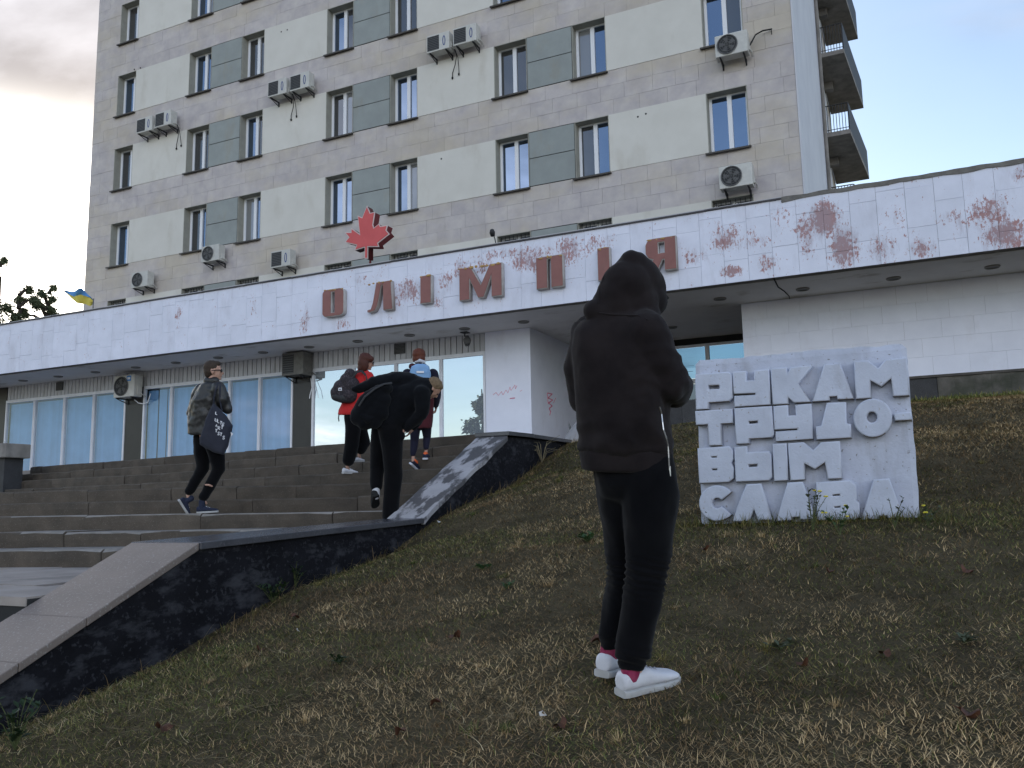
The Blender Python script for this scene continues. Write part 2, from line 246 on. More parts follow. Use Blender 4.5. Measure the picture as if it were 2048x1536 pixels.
# ------------------------------------------------------------------ geometry helpers
class MB:
    def __init__(s): s.v = []; s.f = []; s.t = []; s.cur = 0.0
    def add(s, vs, fs):
        o = len(s.v); s.v.extend([tuple(v) for v in vs]); s.f.extend([tuple(i + o for i in f) for f in fs]); s.t.extend([s.cur] * len(fs)); return s
    def box(s, x0, x1, y0, y1, z0, z1, M=None):
        v = [Vector((x, y, z)) for z in (z0, z1) for y in (y0, y1) for x in (x0, x1)]
        if M: v = [M @ p for p in v]
        return s.add(v, [(0, 2, 3, 1), (4, 5, 7, 6), (0, 1, 5, 4), (1, 3, 7, 5), (3, 2, 6, 7), (2, 0, 4, 6)])
    def hexa(s, b, t):   # bottom quad, top quad (counter-clockwise from above)
        return s.add(list(b) + list(t), [(3, 2, 1, 0), (4, 5, 6, 7), (0, 1, 5, 4), (1, 2, 6, 5), (2, 3, 7, 6), (3, 0, 4, 7)])
    def tube(s, pts, r, n=8, cap=True, sx=1.0):
        pts = [Vector(p) for p in pts]; rs = r if isinstance(r, (list, tuple)) else [r] * len(pts)
        o = len(s.v); prev = None; vs = []
        for i, p in enumerate(pts):
            d = (pts[min(i + 1, len(pts) - 1)] - pts[max(i - 1, 0)])
            d = d.normalized() if d.length > 1e-9 else Vector((0, 0, 1))
            a = prev if prev is not None else (Vector((0, 0, 1)) if abs(d.z) < .9 else Vector((0, 1, 0)))
            a = (a - d * a.dot(d)); a = a.normalized() if a.length > 1e-6 else d.orthogonal().normalized()
            prev = a; b = d.cross(a)
            for k in range(n):
                th = 2 * math.pi * k / n; vs.append(p + (a * math.cos(th) + b * math.sin(th) * sx) * rs[i])
        fs = []
        for i in range(len(pts) - 1):
            for k in range(n): fs.append((i * n + k, i * n + (k + 1) % n, (i + 1) * n + (k + 1) % n, (i + 1) * n + k))
        if cap: fs.append(tuple(range(n))[::-1]); fs.append(tuple((len(pts) - 1) * n + k for k in range(n)))
        return s.add(vs, fs)
    def ball(s, c, r, n=10, m=7, M=None):
        c = Vector(c); r = Vector(r) if not isinstance(r, (int, float)) else Vector((r, r, r)); vs = [(0, 0, 1)]
        for i in range(1, m):
            ph = math.pi * i / m
            for k in range(n): th = 2 * math.pi * k / n; vs.append((math.sin(ph) * math.cos(th), math.sin(ph) * math.sin(th), math.cos(ph)))
        vs.append((0, 0, -1)); out = []
        for v in vs:
            q = Vector((v[0] * r.x, v[1] * r.y, v[2] * r.z))
            if M: q = M @ q
            out.append(c + q)
        fs = [(0, 1 + k, 1 + (k + 1) % n) for k in range(n)]
        for i in range(m - 2):
            for k in range(n): a = 1 + i * n; fs.append((a + k, a + n + k, a + n + (k + 1) % n, a + (k + 1) % n))
        a = 1 + (m - 2) * n; fs += [(a + k, len(vs) - 1, a + (k + 1) % n) for k in range(n)]
        return s.add(out, fs)
    def cyl(s, c, axis, r, h, n=20, r2=None):
        c = Vector(c); ax = Vector(axis).normalized(); return s.tube([c, c + ax * h], [r, r if r2 is None else r2], n)
    def ring(s, c, axis, R, r, n=24, m=6, ex=1.0):
        c = Vector(c); ax = Vector(axis).normalized(); a = ax.orthogonal().normalized() if abs(ax.z) > .9 else Vector((0, 0, 1)); a = (a - ax * a.dot(ax)).normalized(); b = ax.cross(a)
        vs = []; fs = []
        for i in range(n):
            th = 2 * math.pi * i / n; e = a * math.cos(th) + b * math.sin(th) * ex
            for k in range(m): ph = 2 * math.pi * k / m; vs.append(c + e * (R + r * math.cos(ph)) + ax * r * math.sin(ph))
        for i in range(n):
            for k in range(m): fs.append((i * m + k, i * m + (k + 1) % m, ((i + 1) % n) * m + (k + 1) % m, ((i + 1) % n) * m + k))
        return s.add(vs, fs)
    def mesh(s, name, m, smooth=False):
        me = bpy.data.meshes.new(name); me.from_pydata([tuple(v) for v in s.v], [], s.f); me.materials.append(m)
        at_ = me.attributes.new('tint', 'FLOAT', 'FACE'); at_.data.foreach_set('value', s.t)
        if smooth: me.polygons.foreach_set('use_smooth', [True] * len(me.polygons))
        me.update(); return me
    def build(s, name, m, parent=None, smooth=False, local=False, kind=None, label=None):
        return link(s.mesh(name, m, smooth), name, parent, local, kind, label)

WORLD = {}
def link(me, name, parent=None, local=False, kind=None, label=None, loc=(0, 0, 0)):
    """vertices in world coordinates (or, local=True, in the parent's)"""
    o = bpy.data.objects.new(name, me); COL.objects.link(o); o.location = loc
    T = Matrix.Translation(Vector(loc))
    if parent is not None:
        o.parent = parent
        if local: WORLD[o.name] = WORLD[parent.name] @ T
        else: o.matrix_parent_inverse = WORLD[parent.name].inverted(); WORLD[o.name] = T
    else: WORLD[o.name] = T
    if kind: o['kind'] = kind
    if label: o['label'] = label
    return o
def thing(name, loc, label, cat, group=None, rz=0.0):
    o = bpy.data.objects.new(name, None); COL.objects.link(o); o.location = loc; o.rotation_euler = (0, 0, rz); o.empty_display_size = .2
    o['label'] = label; o['category'] = cat
    if group: o['group'] = group
    WORLD[o.name] = Matrix.Translation(Vector(loc)) @ Matrix.Rotation(rz, 4, 'Z')
    return o
def tag(o, label, cat, group=None):
    o['label'] = label; o['category'] = cat
    if group: o['group'] = group
    return o
def dup(root, loc, rz, label, group=None):
    r = root.copy(); COL.objects.link(r); r.location = loc; r.rotation_euler = (0, 0, rz); r['label'] = label
    if group: r['group'] = group
    for ch in list(root.children):
        c = ch.copy(); COL.objects.link(c); c.parent = r
        for g in list(ch.children):
            d = g.copy(); COL.objects.link(d); d.parent = c
    return r
def bevel(o, w, seg=2):
    md = o.modifiers.new('bevel', 'BEVEL'); md.width = w; md.segments = seg; md.limit_method = 'ANGLE'; return o
def vnoise(x, y, s, seed=0.0):
    return mnoise.noise(Vector((x * s + seed, y * s - seed, seed * .37)))

def shape(outlines, depth, bev=0.0, inset=0.0):
    """flat letter outlines (first is outer, the others holes) -> solid mesh in XZ plane, front at -Y"""
    cu = bpy.data.curves.new('tmp', 'CURVE'); cu.dimensions = '2D'; cu.fill_mode = 'BOTH'; cu.extrude = depth / 2 - bev; cu.bevel_depth = bev; cu.bevel_resolution = 1; cu.offset = -bev - inset
    for ol in outlines:
        sp = cu.splines.new('POLY'); sp.points.add(len(ol) - 1); sp.use_cyclic_u = True
        for p, q in zip(sp.points, ol): p.co = (q[0], q[1], 0, 1)
    o = bpy.data.objects.new('tmp', cu); COL.objects.link(o)
    dg = bpy.context.evaluated_depsgraph_get(); me = bpy.data.meshes.new_from_object(o.evaluated_get(dg))
    bpy.data.objects.remove(o); bpy.data.curves.remove(cu)
    me.transform(Matrix.Rotation(math.pi / 2, 4, 'X')); me.update()
    return me
def arc(cx, cy, rx, ry, a0, a1, n=10):
    return [(cx + rx * math.cos(R_(a0 + (a1 - a0) * i / n)), cy + ry * math.sin(R_(a0 + (a1 - a0) * i / n))) for i in range(n + 1)]
# ------------------------------------------------------------------ far ground
g = MB(); g.add([(-600, -400, -3.2), (600, -400, -3.2), (600, 900, -3.2), (-600, 900, -3.2)], [(0, 1, 2, 3)])
g.build('ground', M_FAR, kind='structure')

# ------------------------------------------------------------------ tower block
TY, TXL, TXR, FH, ZT0 = 21.84, -28.23, -1.94, 3.0, 19.84
WH = 1.68
tower = thing('tower_block', (-15, 28, 1.0), 'tall stone clad hotel tower with cream plaster panels rising behind the white canopy', 'building')
ROWS = [-1, 0, 1, 2, 3, 4]
GX = [-23.18, -16.89, -10.60]
OPEN = [(-26.93, -25.94)]
for gx in GX: OPEN += [(gx, gx + 1.09), (gx + 2.54, gx + 3.57)]
OPEN.append((-4.28, -3.20))
REV = 0.34
w = MB()
def zt(k): return ZT0 - FH * k
ZTOP = zt(-1) + 1.6
w.box(TXL + .03, TXR - .03, TY + .03, TY + .4, zt(-1), ZTOP)            # over the top row
for k in ROWS:
    t_, b_ = zt(k), zt(k) - WH
    if k < 4: w.box(TXL + .03, TXR - .03, TY + .03, TY + .4, b_ - (FH - WH), b_)
    else:                                                               # the lobby runs through under the tower
        w.box(TXL + .03, -8.05, TY + .03, TY + .4, 0.6, b_); w.box(-3.15, TXR - .03, TY + .03, TY + .4, 0.6, b_); w.box(-8.05, -3.15, TY + .03, TY + .4, 4.25, b_)
    xs = [TXL + .03] + [v for o_ in OPEN for v in o_] + [TXR - .03]
    for i in range(0, len(xs), 2): w.box(xs[i], xs[i + 1], TY + .03, TY + .4, b_, t_)
for (a, b, c, d) in [(TXL + .03, TXR - .03, 5.9, ZTOP), (TXL + .03, -8.05, 0.6, 5.9), (-3.15, TXR - .03, 0.6, 5.9), (-8.05, -3.15, 4.25, 5.9)]: w.box(a, b, TY + .4, TY + .5, c, d)   # closes the openings behind the windows
w.box(TXL + .03, TXL + .33, TY + .5, 33.6, 0.6, ZTOP)
for (a, b, c, d) in [(TXL + .34, TXR - .36, 6.2, ZTOP), (TXL + .34, -12.0, 0.6, 6.2), (-3.4, TXR - .36, 0.6, 6.2), (-12.0, -3.4, 0.6, 2.2)]: w.box(a, b, 33.3, 33.6, c, d)
w.box(TXL + .34, TXR - .36, TY + .5, 33.3, ZTOP - .3, ZTOP)
w.build('wall', M_WALL, tower)
# end wall, smooth paint, turning the corner
e = MB(); e.box(TXR - .35, TXR, TY + .51, 33.6, 0.6, ZTOP); e.box(TXR - .03, TXR + .004, TY - .012, TY + .51, 0.6, ZTOP)
e.build('end_wall', M_SIDE, tower)

# stone tiles: three courses in every spandrel, full height beside the outer windows
tiles = []
def course(x0, x1, z0, z1, off, wid=0.74):
    x = x0 - off
    while x < x1 - .01:
        a = max(x, x0); b = min(x + wid * rng.uniform(.86, 1.16), x1)
        if x1 - b < .22: b = x1
        if b - a > .05: tiles.append((a, b, z0, z1))
        x = b if b > x0 else x + wid
XL, XRt = TXL, TXR - .035
for k in range(-1, 5):
    z1 = zt(k) - WH; z0 = z1 - (FH - WH); h = (z1 - z0) / 3
    for j in range(3): course(XL, XRt, z0 + j * h, z0 + (j + 1) * h, rng.uniform(0, .7))
    hz = WH / 4
    for j in range(4):
        course(XL, OPEN[0][0], z1 + j * hz, z1 + (j + 1) * hz, rng.uniform(0, .7))
        course(OPEN[-1][1], XRt, z1 + j * hz, z1 + (j + 1) * hz, rng.uniform(0, .7))
vis = []; rest = []
for tt in tiles:
    c = Vector(((tt[0] + tt[1]) / 2, TY, (tt[2] + tt[3]) / 2)); d = c.dot(FWD); px = 1024 + FPX * c.dot(RIGHT) / d; py = 768 - FPX * c.dot(UP) / d
    inn = -20 < px < 2070 and -20 < py < 768 - 0 and tt[2] > 6.0
    (vis if inn else rest).append((d, tt))
vis.sort(key=lambda q: q[0]); rest += vis[300:]; vis = vis[:300]
def tilebox(m, a, b, z0, z1, y=TY, g=.0024):
    y = y + rng.uniform(-.004, .004)
    m.box(a + g, b - g, y, y + .029 - .004, z0 + g, z1 - g)
for d, (a, b, z0, z1) in vis:
    m = MB(); m.cur = float(rng.random()); tilebox(m, a, b, z0, z1); m.build('stone_tile', M_STONE, tower)
m = MB()
for d, (a, b, z0, z1) in rest: m.cur = float(rng.random()); tilebox(m, a, b, z0, z1)
m.build('stone_tile', M_STONE, tower, kind='stuff')

# cream plaster panels between the window groups
gaps = [(OPEN[0][1], OPEN[1][0]), (OPEN[2][1], OPEN[3][0]), (OPEN[4][1], OPEN[5][0]), (OPEN[6][1], OPEN[7][0])]
for k in ROWS:
    for (a, b) in gaps:
        m = MB(); z1 = zt(k); m.box(a + .002, b - .002, TY - .012, TY + .027, z1 - WH + .003, z1 - .003); o = m.build('plaster_panel', M_CREAM, tower)
# drilled holes in the plaster where units were taken down
for (x, z) in [onY(269, 139, TY).xz, onY(281, 136, TY).xz, onY(563, 64, TY).xz, onY(575, 60, TY).xz, onY(883, 318, TY).xz, onY(1276, 234, TY).xz, onY(1292, 228, TY).xz]:
    m = MB(); m.cyl((x, TY - .0165, z), (0, 1, 0), .028, .02, 8); m.build('drilled_hole', M_DARK, tower)

# the two green grey panels between paired windows
for k in ROWS:
    for gx in GX:
        a, b = gx + 1.09 + .004, gx + 2.54 - .004; z1 = zt(k); zm = z1 - WH * .49
        m = MB(); m.box(a, b, TY + .004, TY + .029, z1 - WH, z1 - .004); m.build('panel_backing', M_DARK, tower)
        for (za, zb) in ((z1 - WH + .02, zm - .012), (zm + .012, z1 - .025)):
            m = MB(); m.box(a + .015, b - .015, TY - .014, TY + .003, za, zb); m.build('infill_panel', M_PANEL, tower)

# windows: white frame, mullion, two panes, dark sill, plaster reveals
def win_meshes(wd, ht, split):
    f = MB(); t = .06; y0, y1 = REV - .06, REV + .02
    f.box(0, t, y0, y1, 0, ht); f.box(wd - t, wd, y0, y1, 0, ht); f.box(t, wd - t, y0, y1, 0, t); f.box(t, wd - t, y0, y1, ht - t, ht)
    xm = wd * split; f.box(xm - .06, xm + .06, y0 - .012, y1, t, ht - t)
    f.box(t, t + .035, y0 + .012, y1, t, ht - t); f.box(wd - t - .035, wd - t, y0 + .012, y1, t, ht - t)
    p1 = MB(); p1.box(t + .036, xm - .061, y0 + .04, y0 + .05, t + .001, ht - t - .001)
    p2 = MB(); p2.box(xm + .061, wd - t - .036, y0 + .04, y0 + .05, t + .001, ht - t - .001)
    r = MB(); q = .02
    r.box(-.001, q, -.008, y0 - .002, 0.0, ht - q); r.box(wd - q, wd + .001, -.008, y0 - .002, 0.0, ht - q); r.box(-.001, wd + .001, -.008, y0 - .002, ht - q + .001, ht + .001)
    s = MB(); s.hexa([(-.07, -.11, -.075), (wd + .03, -.11, -.075), (wd + .03, .24, -.004), (-.07, .24, -.004)], [(-.07, -.11, -.03), (wd + .03, -.11, -.03), (wd + .03, .24, .03), (-.07, .24, .03)])
    g = MB()
    for i in range(8): x = .1 + (wd - .2) * i / 7; g.box(x - .008, x + .008, .10, .116, 0.03, ht - .03)
    for z in (.3, ht * .5, ht - .25): g.box(.03, wd - .03, .117, .129, z - .008, z + .008)
    return f, p1, p2, r, s, g
def win_set(wd, split, nm):
    f, p1, p2, r, s, g = win_meshes(wd, WH, split)
    return (f.mesh('window', M_PVC), p1.mesh('pane', M_PANE), p1.mesh('pane', M_PANE2), p2.mesh('pane', M_PANE), p2.mesh('pane', M_PANE2), r.mesh('reveal', M_REVEAL), s.mesh('sill', M_SILL), g.mesh('security_bars', M_IRON), p1.mesh('pane', M_PANE3), p2.mesh('pane', M_PANE3))
WS = {}
for i, (a, b) in enumerate(OPEN):
    WS[i] = win_set(b - a, .52 if i else .62, str(i))
for k in ROWS:
    for i, (a, b) in enumerate(OPEN):
        fm, pa, pac, pb, pbc, rm, sm, gm, pan, pbn = WS[i]
        o = link(fm, 'window', tower, loc=(a, TY, zt(k) - WH))
        c1 = rng.random() < .25; c2 = rng.random() < .45
        n1 = rng.random() < .14; n2 = rng.random() < .16
        p = link(pan if n1 else (pac if c1 else pa), 'pane', o, local=True); p.rotation_euler = (0, 0, float(rng.uniform(-.004, .004)))
        p = link(pbn if n2 else (pbc if c2 else pb), 'pane', o, local=True); p.rotation_euler = (0, 0, float(rng.uniform(-.004, .004)))
        link(rm, 'reveal', o, local=True); link(sm, 'sill', o, local=True)
        if k == 4: link(gm, 'security_bars', o, local=True)

# balconies on the far end of the end wall
for k in range(-1, 5):
    zb = 12.75 - 3.0 * (k - 2) - .0
    if zb < 5: continue
    sl = MB(); sl.hexa([(TXR + .006, 30.6, zb - .16), (TXR + .86, 30.6, zb - .16), (TXR + 1.25, 35.6, zb - .16), (TXR + .006, 35.6, zb - .16)], [(TXR + .006, 30.6, zb), (TXR + .86, 30.6, zb), (TXR + 1.25, 35.6, zb), (TXR + .006, 35.6, zb)])
    so_ = sl.build('balcony_slab', M_CONC, tower)
    rl = MB(); z1 = zb + 1.0
    def edge(u): return Vector((TXR + .83 + .385 * u, 30.65 + 4.9 * u, 0))
    for q in range(9): x = TXR + .05 + .78 * q / 8; rl.box(x - .011, x + .011, 30.64, 30.662, zb, z1)
    rl.tube([(TXR + .03, 30.65, z1), (TXR + .83, 30.65, z1)], .02, 6); rl.tube([(TXR + .03, 30.65, zb + .1), (TXR + .83, 30.65, zb + .1)], .014, 6)
    rl.build('balcony_railing', M_IRON, so_)
    pn = MB(); a, b = edge(0), edge(1)
    pn.hexa([(a.x, a.y, zb + .005), (a.x + .03, a.y, zb + .005), (b.x + .03, b.y, zb + .005), (b.x, b.y, zb + .005)], [(a.x, a.y, z1), (a.x + .03, a.y, z1), (b.x + .03, b.y, z1), (b.x, b.y, z1)])
    pn.build('balcony_panel', M_IRON, so_)
    be = MB(); be.box(TXR + .006, TXR + .30, 32.6, 32.9, zb - .45, zb - .161); be.build('balcony_beam', M_CONC, so_)
dr = MB(); dr.tube([(TXR + .07, 30.3, 4), (TXR + .07, 30.3, ZTOP)], .06, 8); dr.build('drain_pipe', M_CONC, tower)
ww = MB(); ww.box(TXR - .36, TXR - .03, 33.61, 36.0, .6, ZTOP); ww.build('rear_wall', M_STONE, tower)
# ------------------------------------------------------------------ entrance building: canopy, shopfront, pier, right wing
YF, ZS, ZF, YS = 16.5, 4.20, 5.735, 18.45
hall = thing('entrance_hall', (-10, 19, 1.0), 'long single storey entrance hall with white peeling canopy and blue blinds behind its shop windows', 'building')
CX0, CX1 = -36.0, 13.0
m = MB(); m.box(CX0, CX1, YF + .03, YF + .25, ZS + .012, ZF - .02); m.build('fascia_backing', M_MORTAR, hall)
m = MB(); m.box(CX0, CX1, YF + .251, 21.80, ZS, ZS + .15)
m.build('soffit', M_SOFFIT, hall)
m = MB(); m.box(CX0, CX1, YF + .251, 21.80, ZF - .22, ZF - .12); m.build('roof', M_ROOFM, hall)
# fascia tiles: columns of tall tiles with uneven joints
x = CX0; col_i = 0
while x < CX1:
    wd = .485 * rng.uniform(.94, 1.06); x1 = min(x + wd, CX1)
    z = ZS; first = rng.uniform(.28, .74)
    zs = [ZS]
    zz = ZS + first
    while zz < ZF - .12: zs.append(zz); zz += .74
    zs.append(ZF - .02)
    for i in range(len(zs) - 1):
        tb = MB(); tb.cur = float(rng.random()); yy = YF + rng.uniform(-.0035, .0035); gg = .0022
        tb.box(x + gg, x1 - gg, yy, YF + .029, zs[i] + (gg if i else 0), zs[i + 1] - gg); tb.build('fascia_tile', M_FASCIA, hall)
    x = x1
# top edge: dark metal drip with pale lip on the left, bare mortar on the right
XM = -1.9
n = 46
for i in range(n):
    a = CX0 + (XM - CX0) * i / n; b = CX0 + (XM - CX0) * (i + 1) / n - .004; dz = rng.uniform(-.006, .006)
    m = MB(); m.box(a, b, YF - .035, YF + .27, ZF - .018 + dz, ZF + .012 + dz); m.build('roof_edge', M_TRIM, hall)
m = MB(); m.box(CX0, XM, YF + .02, YF + .26, ZF + .021, ZF + .045); m.build('roof_edge_lip', M_TRIML, hall)
# ragged mortar
m = MB(); nn = 150; top = []; bot = []
for i in range(nn + 1):
    xx = XM + (CX1 - XM) * i / nn; top.append(ZF + .02 + .02 * vnoise(xx, 1, 3.1)); bot.append(ZF - .05 - .045 * abs(vnoise(xx, 2, 2.3)) - .05 * max(0, vnoise(xx, 9, 1.1)))
for i in range(nn):
    a = XM + (CX1 - XM) * i / nn; b = XM + (CX1 - XM) * (i + 1) / nn
    m.hexa([(a, YF - .018, bot[i]), (b, YF - .018, bot[i + 1]), (b, YF + .26, bot[i + 1]), (a, YF + .26, bot[i])], [(a, YF - .018, top[i]), (b, YF - .018, top[i + 1]), (b, YF + .26, top[i + 1]), (a, YF + .26, top[i])])
m.build('mortar_edge', M_MORTAR, hall)
# recessed lamps in the soffit
lx = [-27.1, -25.5, -23.85, -22.2, -20.5, -18.9, -17.3, -15.7, -14.15, -12.6, -11.05, -9.5, -7.94, -3.4, -1.74, -.06, 1.62, 3.3]
for i, xx in enumerate(lx + [-5.06, -6.9]):
    yy = 17.7 if i < len(lx) else 20.1
    a = MB(); a.ring((xx, yy, ZS - .010), (0, 0, 1), .115, .022, 20, 6); o = a.build('recessed_lamp', M_LAMP, hall, smooth=True)
    a = MB(); a.cyl((xx, yy, ZS - .012), (0, 0, 1), .105, .01, 18); a.build('lamp_lens', M_LAMPD, o)
# crack in the soffit near the right wing
m = MB(); pts = [onZ(p[0], p[1], ZS - .004) for p in [(1548, 558), (1556, 574), (1568, 582), (1578, 592), (1580, 600), (1590, 604)]]
m.tube(pts, [.016, .012, .012, .009, .012, .004], 5); m.build('soffit_crack', M_DARK, hall)

# shopfront
ZT1 = 0.9976
SLOT = [(-27.28, [-25.88, -24.45, -23.10], -21.72), (-20.91, [-19.80, -18.67, -17.54, -16.43], -15.28), (-14.57, [-13.25, -11.92, -10.58], -9.35)]
ZB = 3.74
def clad(x0, x1):
    x = x0
    while x < x1 - .02:
        b = min(x + .165, x1)
        r = MB(); r.cur = float(rng.random()); r.box(x + .012, b - .012, YS - .03, YS + .03, ZB + .01, ZS - .002); r.build('cladding_strip', M_CLAD, hall); x = b
bk_ = MB(); bk_.box(-27.3, -9.3, YS + .031, YS + .06, ZB, ZS - .001); bk_.build('cladding_backing', M_DARK, hall)
clad(-27.28, -9.32)
for bi, (x0, mull, x1) in enumerate(SLOT):
    fr = MB(); t = .045
    xs = [x0] + mull + [x1]
    fr.box(x0 - .03, x1 + .03, YS - .045, YS + .05, ZB - .09, ZB + .004)
    fr.box(x0 - .03, x1 + .03, YS - .03, YS + .05, ZT1 + .02, ZT1 + .14)
    for i, xx in enumerate(xs):
        hw = .028 if i in (0, len(xs) - 1) else .04
        fr.box(xx - hw, xx + hw, YS - .05, YS + .05, ZT1 + .141, ZB - .091)
        if 0 < i < len(xs) - 1: fr.box(xx - .012, xx + .012, YS - .075, YS - .051, ZT1 + .141, ZB - .091)
    fo = fr.build('shop_window', M_FRAME, hall)
    for i in range(len(xs) - 1):
        p = MB(); p.box(xs[i] + .042, xs[i + 1] - .042, YS - .006, YS + .004, ZT1 + .142, ZB - .092); p.build('pane', M_SHOPG if bi < 2 else M_SHOPR, fo)
    if bi < 2:
        # vertical blinds hang just behind the glass
        bl = MB(); x = x0 + .05; k = 0
        while x < x1 - .1:
            bl.cur = float(rng.random()); ang = .22 + .2 * vnoise(x, bi, .8); dx = .052 * math.cos(ang); dy = .052 * math.sin(ang)
            bl.add([(x - dx, YS + .14 - dy, ZT1 + .1), (x + dx, YS + .14 + dy, ZT1 + .1), (x + dx, YS + .14 + dy, ZB - .12), (x - dx, YS + .14 - dy, ZB - .12)], [(0, 1, 2, 3)]); x += .098 * (1.0 if rng.random() > .04 else 1.7)
        bl.build('vertical_blinds', M_BLIND, fo)
for (a, b) in [(-36, -27.31), (-21.68, -20.95), (-15.24, -14.61)]:
    m = MB(); m.box(a, b, YS - .03, YS + .3, ZT1, (ZB - .001) if a > -30 else ZS - .001); m.build('pilaster', M_PILAS, hall)
m = MB(); m.box(-30, -9.32, YS + .9, YS + 1.0, ZT1, ZS - .001); m.build('room_back', M_ROOM, hall); m = MB(); m.box(-27.6, -27.5, YS + .301, YS + .899, ZT1, ZS - .001); m.build('room_end', M_ROOM, hall); m = MB(); m.box(-27.3, -9.3, YS + .06, YS + .9, ZT1 + .001, ZT1 + .02); m.build('room_floor', M_ROOM, hall)
# round vents in the cladding
for (a, b) in [(-24.88, -24.55), (-11.96, -11.63)]:
    m = MB(); m.box(a, b, YS - .05, YS - .031, 3.9, 4.17); v = m.build('air_vent', M_GRILL, hall)
    for i in range(7): q = MB(); z = 3.915 + i * .036; q.box(a + .01, b - .01, YS - .062, YS - .051, z, z + .016); q.build('louvre', M_BLADE, v)
# loose white cable at the pilaster
m = MB(); m.tube([onY(622, 757, YS - .08), onY(624, 775, YS - .1), onY(620, 790, YS - .12), onY(619, 797, YS - .12)], .012, 6); m.tube([onY(626, 757, YS - .08), onY(634, 780, YS - .1), onY(637, 796, YS - .1)], .008, 6)
m.build('loose_cable', M_FRAME, hall)

# pier, recess and glazed lobby
PX0, PX1 = -9.30, -8.09
m = MB(); m.box(PX0, PX1, 18.38, 21.79, ZT1, ZS - .001); pier = m.build('white_pier', M_WHITE, hall)
m = MB(); m.box(PX1 + .001, -3.10, 21.84, 21.9, 3.97, ZS - .001); m.build('lobby_head', M_DARK, hall)
lob = MB(); yl = 21.6
zs_ = [(3.55, 3.96)]
lob.box(PX1, -3.10, yl, yl + .08, 3.93, 3.99)
for xx in [PX1 + .05, -6.9, -5.75, -4.55, -3.2]: lob.box(xx - .05, xx + .05, yl, yl + .08, ZT1, 3.929)
lob.box(PX1 + .051, -3.11, yl + .005, yl + .07, 2.98, 3.1); lob.box(PX1 + .051, -3.11, yl + .01, yl + .07, ZT1, ZT1 + .15)
lo = lob.build('lobby_glazing', M_FRAME, hall)
for (a, b) in [(PX1 + .1, -6.95), (-6.85, -5.8), (-5.7, -4.6), (-4.5, -3.25)]:
    for (z0, z1, mm) in [(3.11, 3.92, M_FILM), (ZT1 + .16, 2.97, M_PANE2)]:
        p = MB(); p.box(a, b, yl + .03, yl + .04, z0, z1); p.build('pane', mm, lo)
# posters and number on the lobby glass that show past the hooded person
for (px0, py0, px1, py1, mm) in [(1371, 752, 1380, 766, M_GRILL), (1370, 742, 1386, 744, M_IRON), (1366, 731, 1388, 732.5, M_IRON)]:
    a, b = onY(px0, py1, yl + .02), onY(px1, py0, yl + .02); p = MB(); p.box(a.x, b.x, yl + .024, yl + .029, a.z, b.z); p.build('notice', mm, lo)
# pink spray on the pier
def spray(o_, f, pts, r):
    s_ = MB()
    for i in range(len(pts) - 1): s_.tube([f(*pts[i]), f(*pts[i + 1])], r, 5)
    return s_.build('spray_paint', M_PINK, o_)
rr = random.Random(5)
fy = lambda x, y: onY(x, y, 18.381)
base = [(986, 790), (992, 785), (997, 791), (1003, 783), (1006, 790), (1012, 780), (1016, 786), (1020, 774), (1022, 781), (1030, 770), (1031, 778), (1034, 771)]
spray(pier, fy, base, .007); spray(pier, fy, [(1020, 797), (1030, 796)], .014); spray(pier, fy, [(1040, 783), (1044, 780)], .006)
fx = lambda x, y: onX(x, y, PX1 - .001)
spray(pier, fx, [(1095, 786), (1104, 788), (1096, 796), (1105, 800), (1097, 806), (1104, 812), (1098, 817), (1101, 824), (1099, 830)], .016); spray(pier, fx, [(1094, 786), (1096, 808)], .014); spray(pier, fx, [(1111, 796), (1107, 806)], .01)

# right wing wall: white tiles, flashing, granite plinth
RX0 = -3.10
m = MB(); m.box(RX0 + .01, CX1, YS + .03, YS + .3, 1.4, ZS - .001); m.box(RX0 + .01, RX0 + .3, YS + .301, 21.79, 1.4, ZS - .001); m.build('wing_wall', M_MORTAR, hall)
zc0 = 2.345; nr = 5; hh = (ZS - .002 - zc0) / nr
for j in range(nr):
    x = RX0 - rng.uniform(0, .5)
    while x < CX1:
        b = min(x + .62 * rng.uniform(.9, 1.1), CX1); a = max(x, RX0)
        if b - a > .03:
            tb = MB(); tb.cur = float(rng.random()); yy = YS + rng.uniform(-.002, .002); tb.box(a + .0012, b - .0012, yy, YS + .029, zc0 + j * hh + .0012, zc0 + (j + 1) * hh - .0012); tb.build('wall_tile', M_WHITE, hall)
        x = b
m = MB(); m.box(RX0 - .004, CX1, YS - .06, YS + .028, zc0 - .05, zc0 - .002); m.build('flashing', M_SILL, hall)
x = -0.06 - .62 * 5
for i in range(6):
    tb = MB(); tb.box(x + .004, x + .616, YS - .02, YS + .028, 1.3, zc0 - .052); tb.build('plinth_slab', M_PLINTH, hall); x += .62
m = MB(); px_ = [x + (CX1 - x) * i / 40 for i in range(41)]
for i in range(40):
    a, b = px_[i], px_[i + 1]; ya, yb = YS - .035 - .05 * vnoise(a, 3, 1.4), YS - .035 - .05 * vnoise(b, 3, 1.4)
    m.hexa([(a + .002, ya, 1.3), (b, yb, 1.3), (b, YS + .028, 1.3), (a + .002, YS + .028, 1.3)], [(a + .002, ya, zc0 - .052), (b, yb, zc0 - .052), (b, YS + .028, zc0 - .052), (a + .002, YS + .028, zc0 - .052)])
m.build('broken_render', M_ROUGH, hall)
# dark granite retaining parapet in front of the recess
x = -5.2
while x < RX0 - .1:
    b = min(x + .7, RX0 - .002); tb = MB(); tb.box(x + .003, b - .003, YS - .02, YS + .3, .9, 2.19); tb.build('plinth_slab', M_PLINTH, hall); x = b
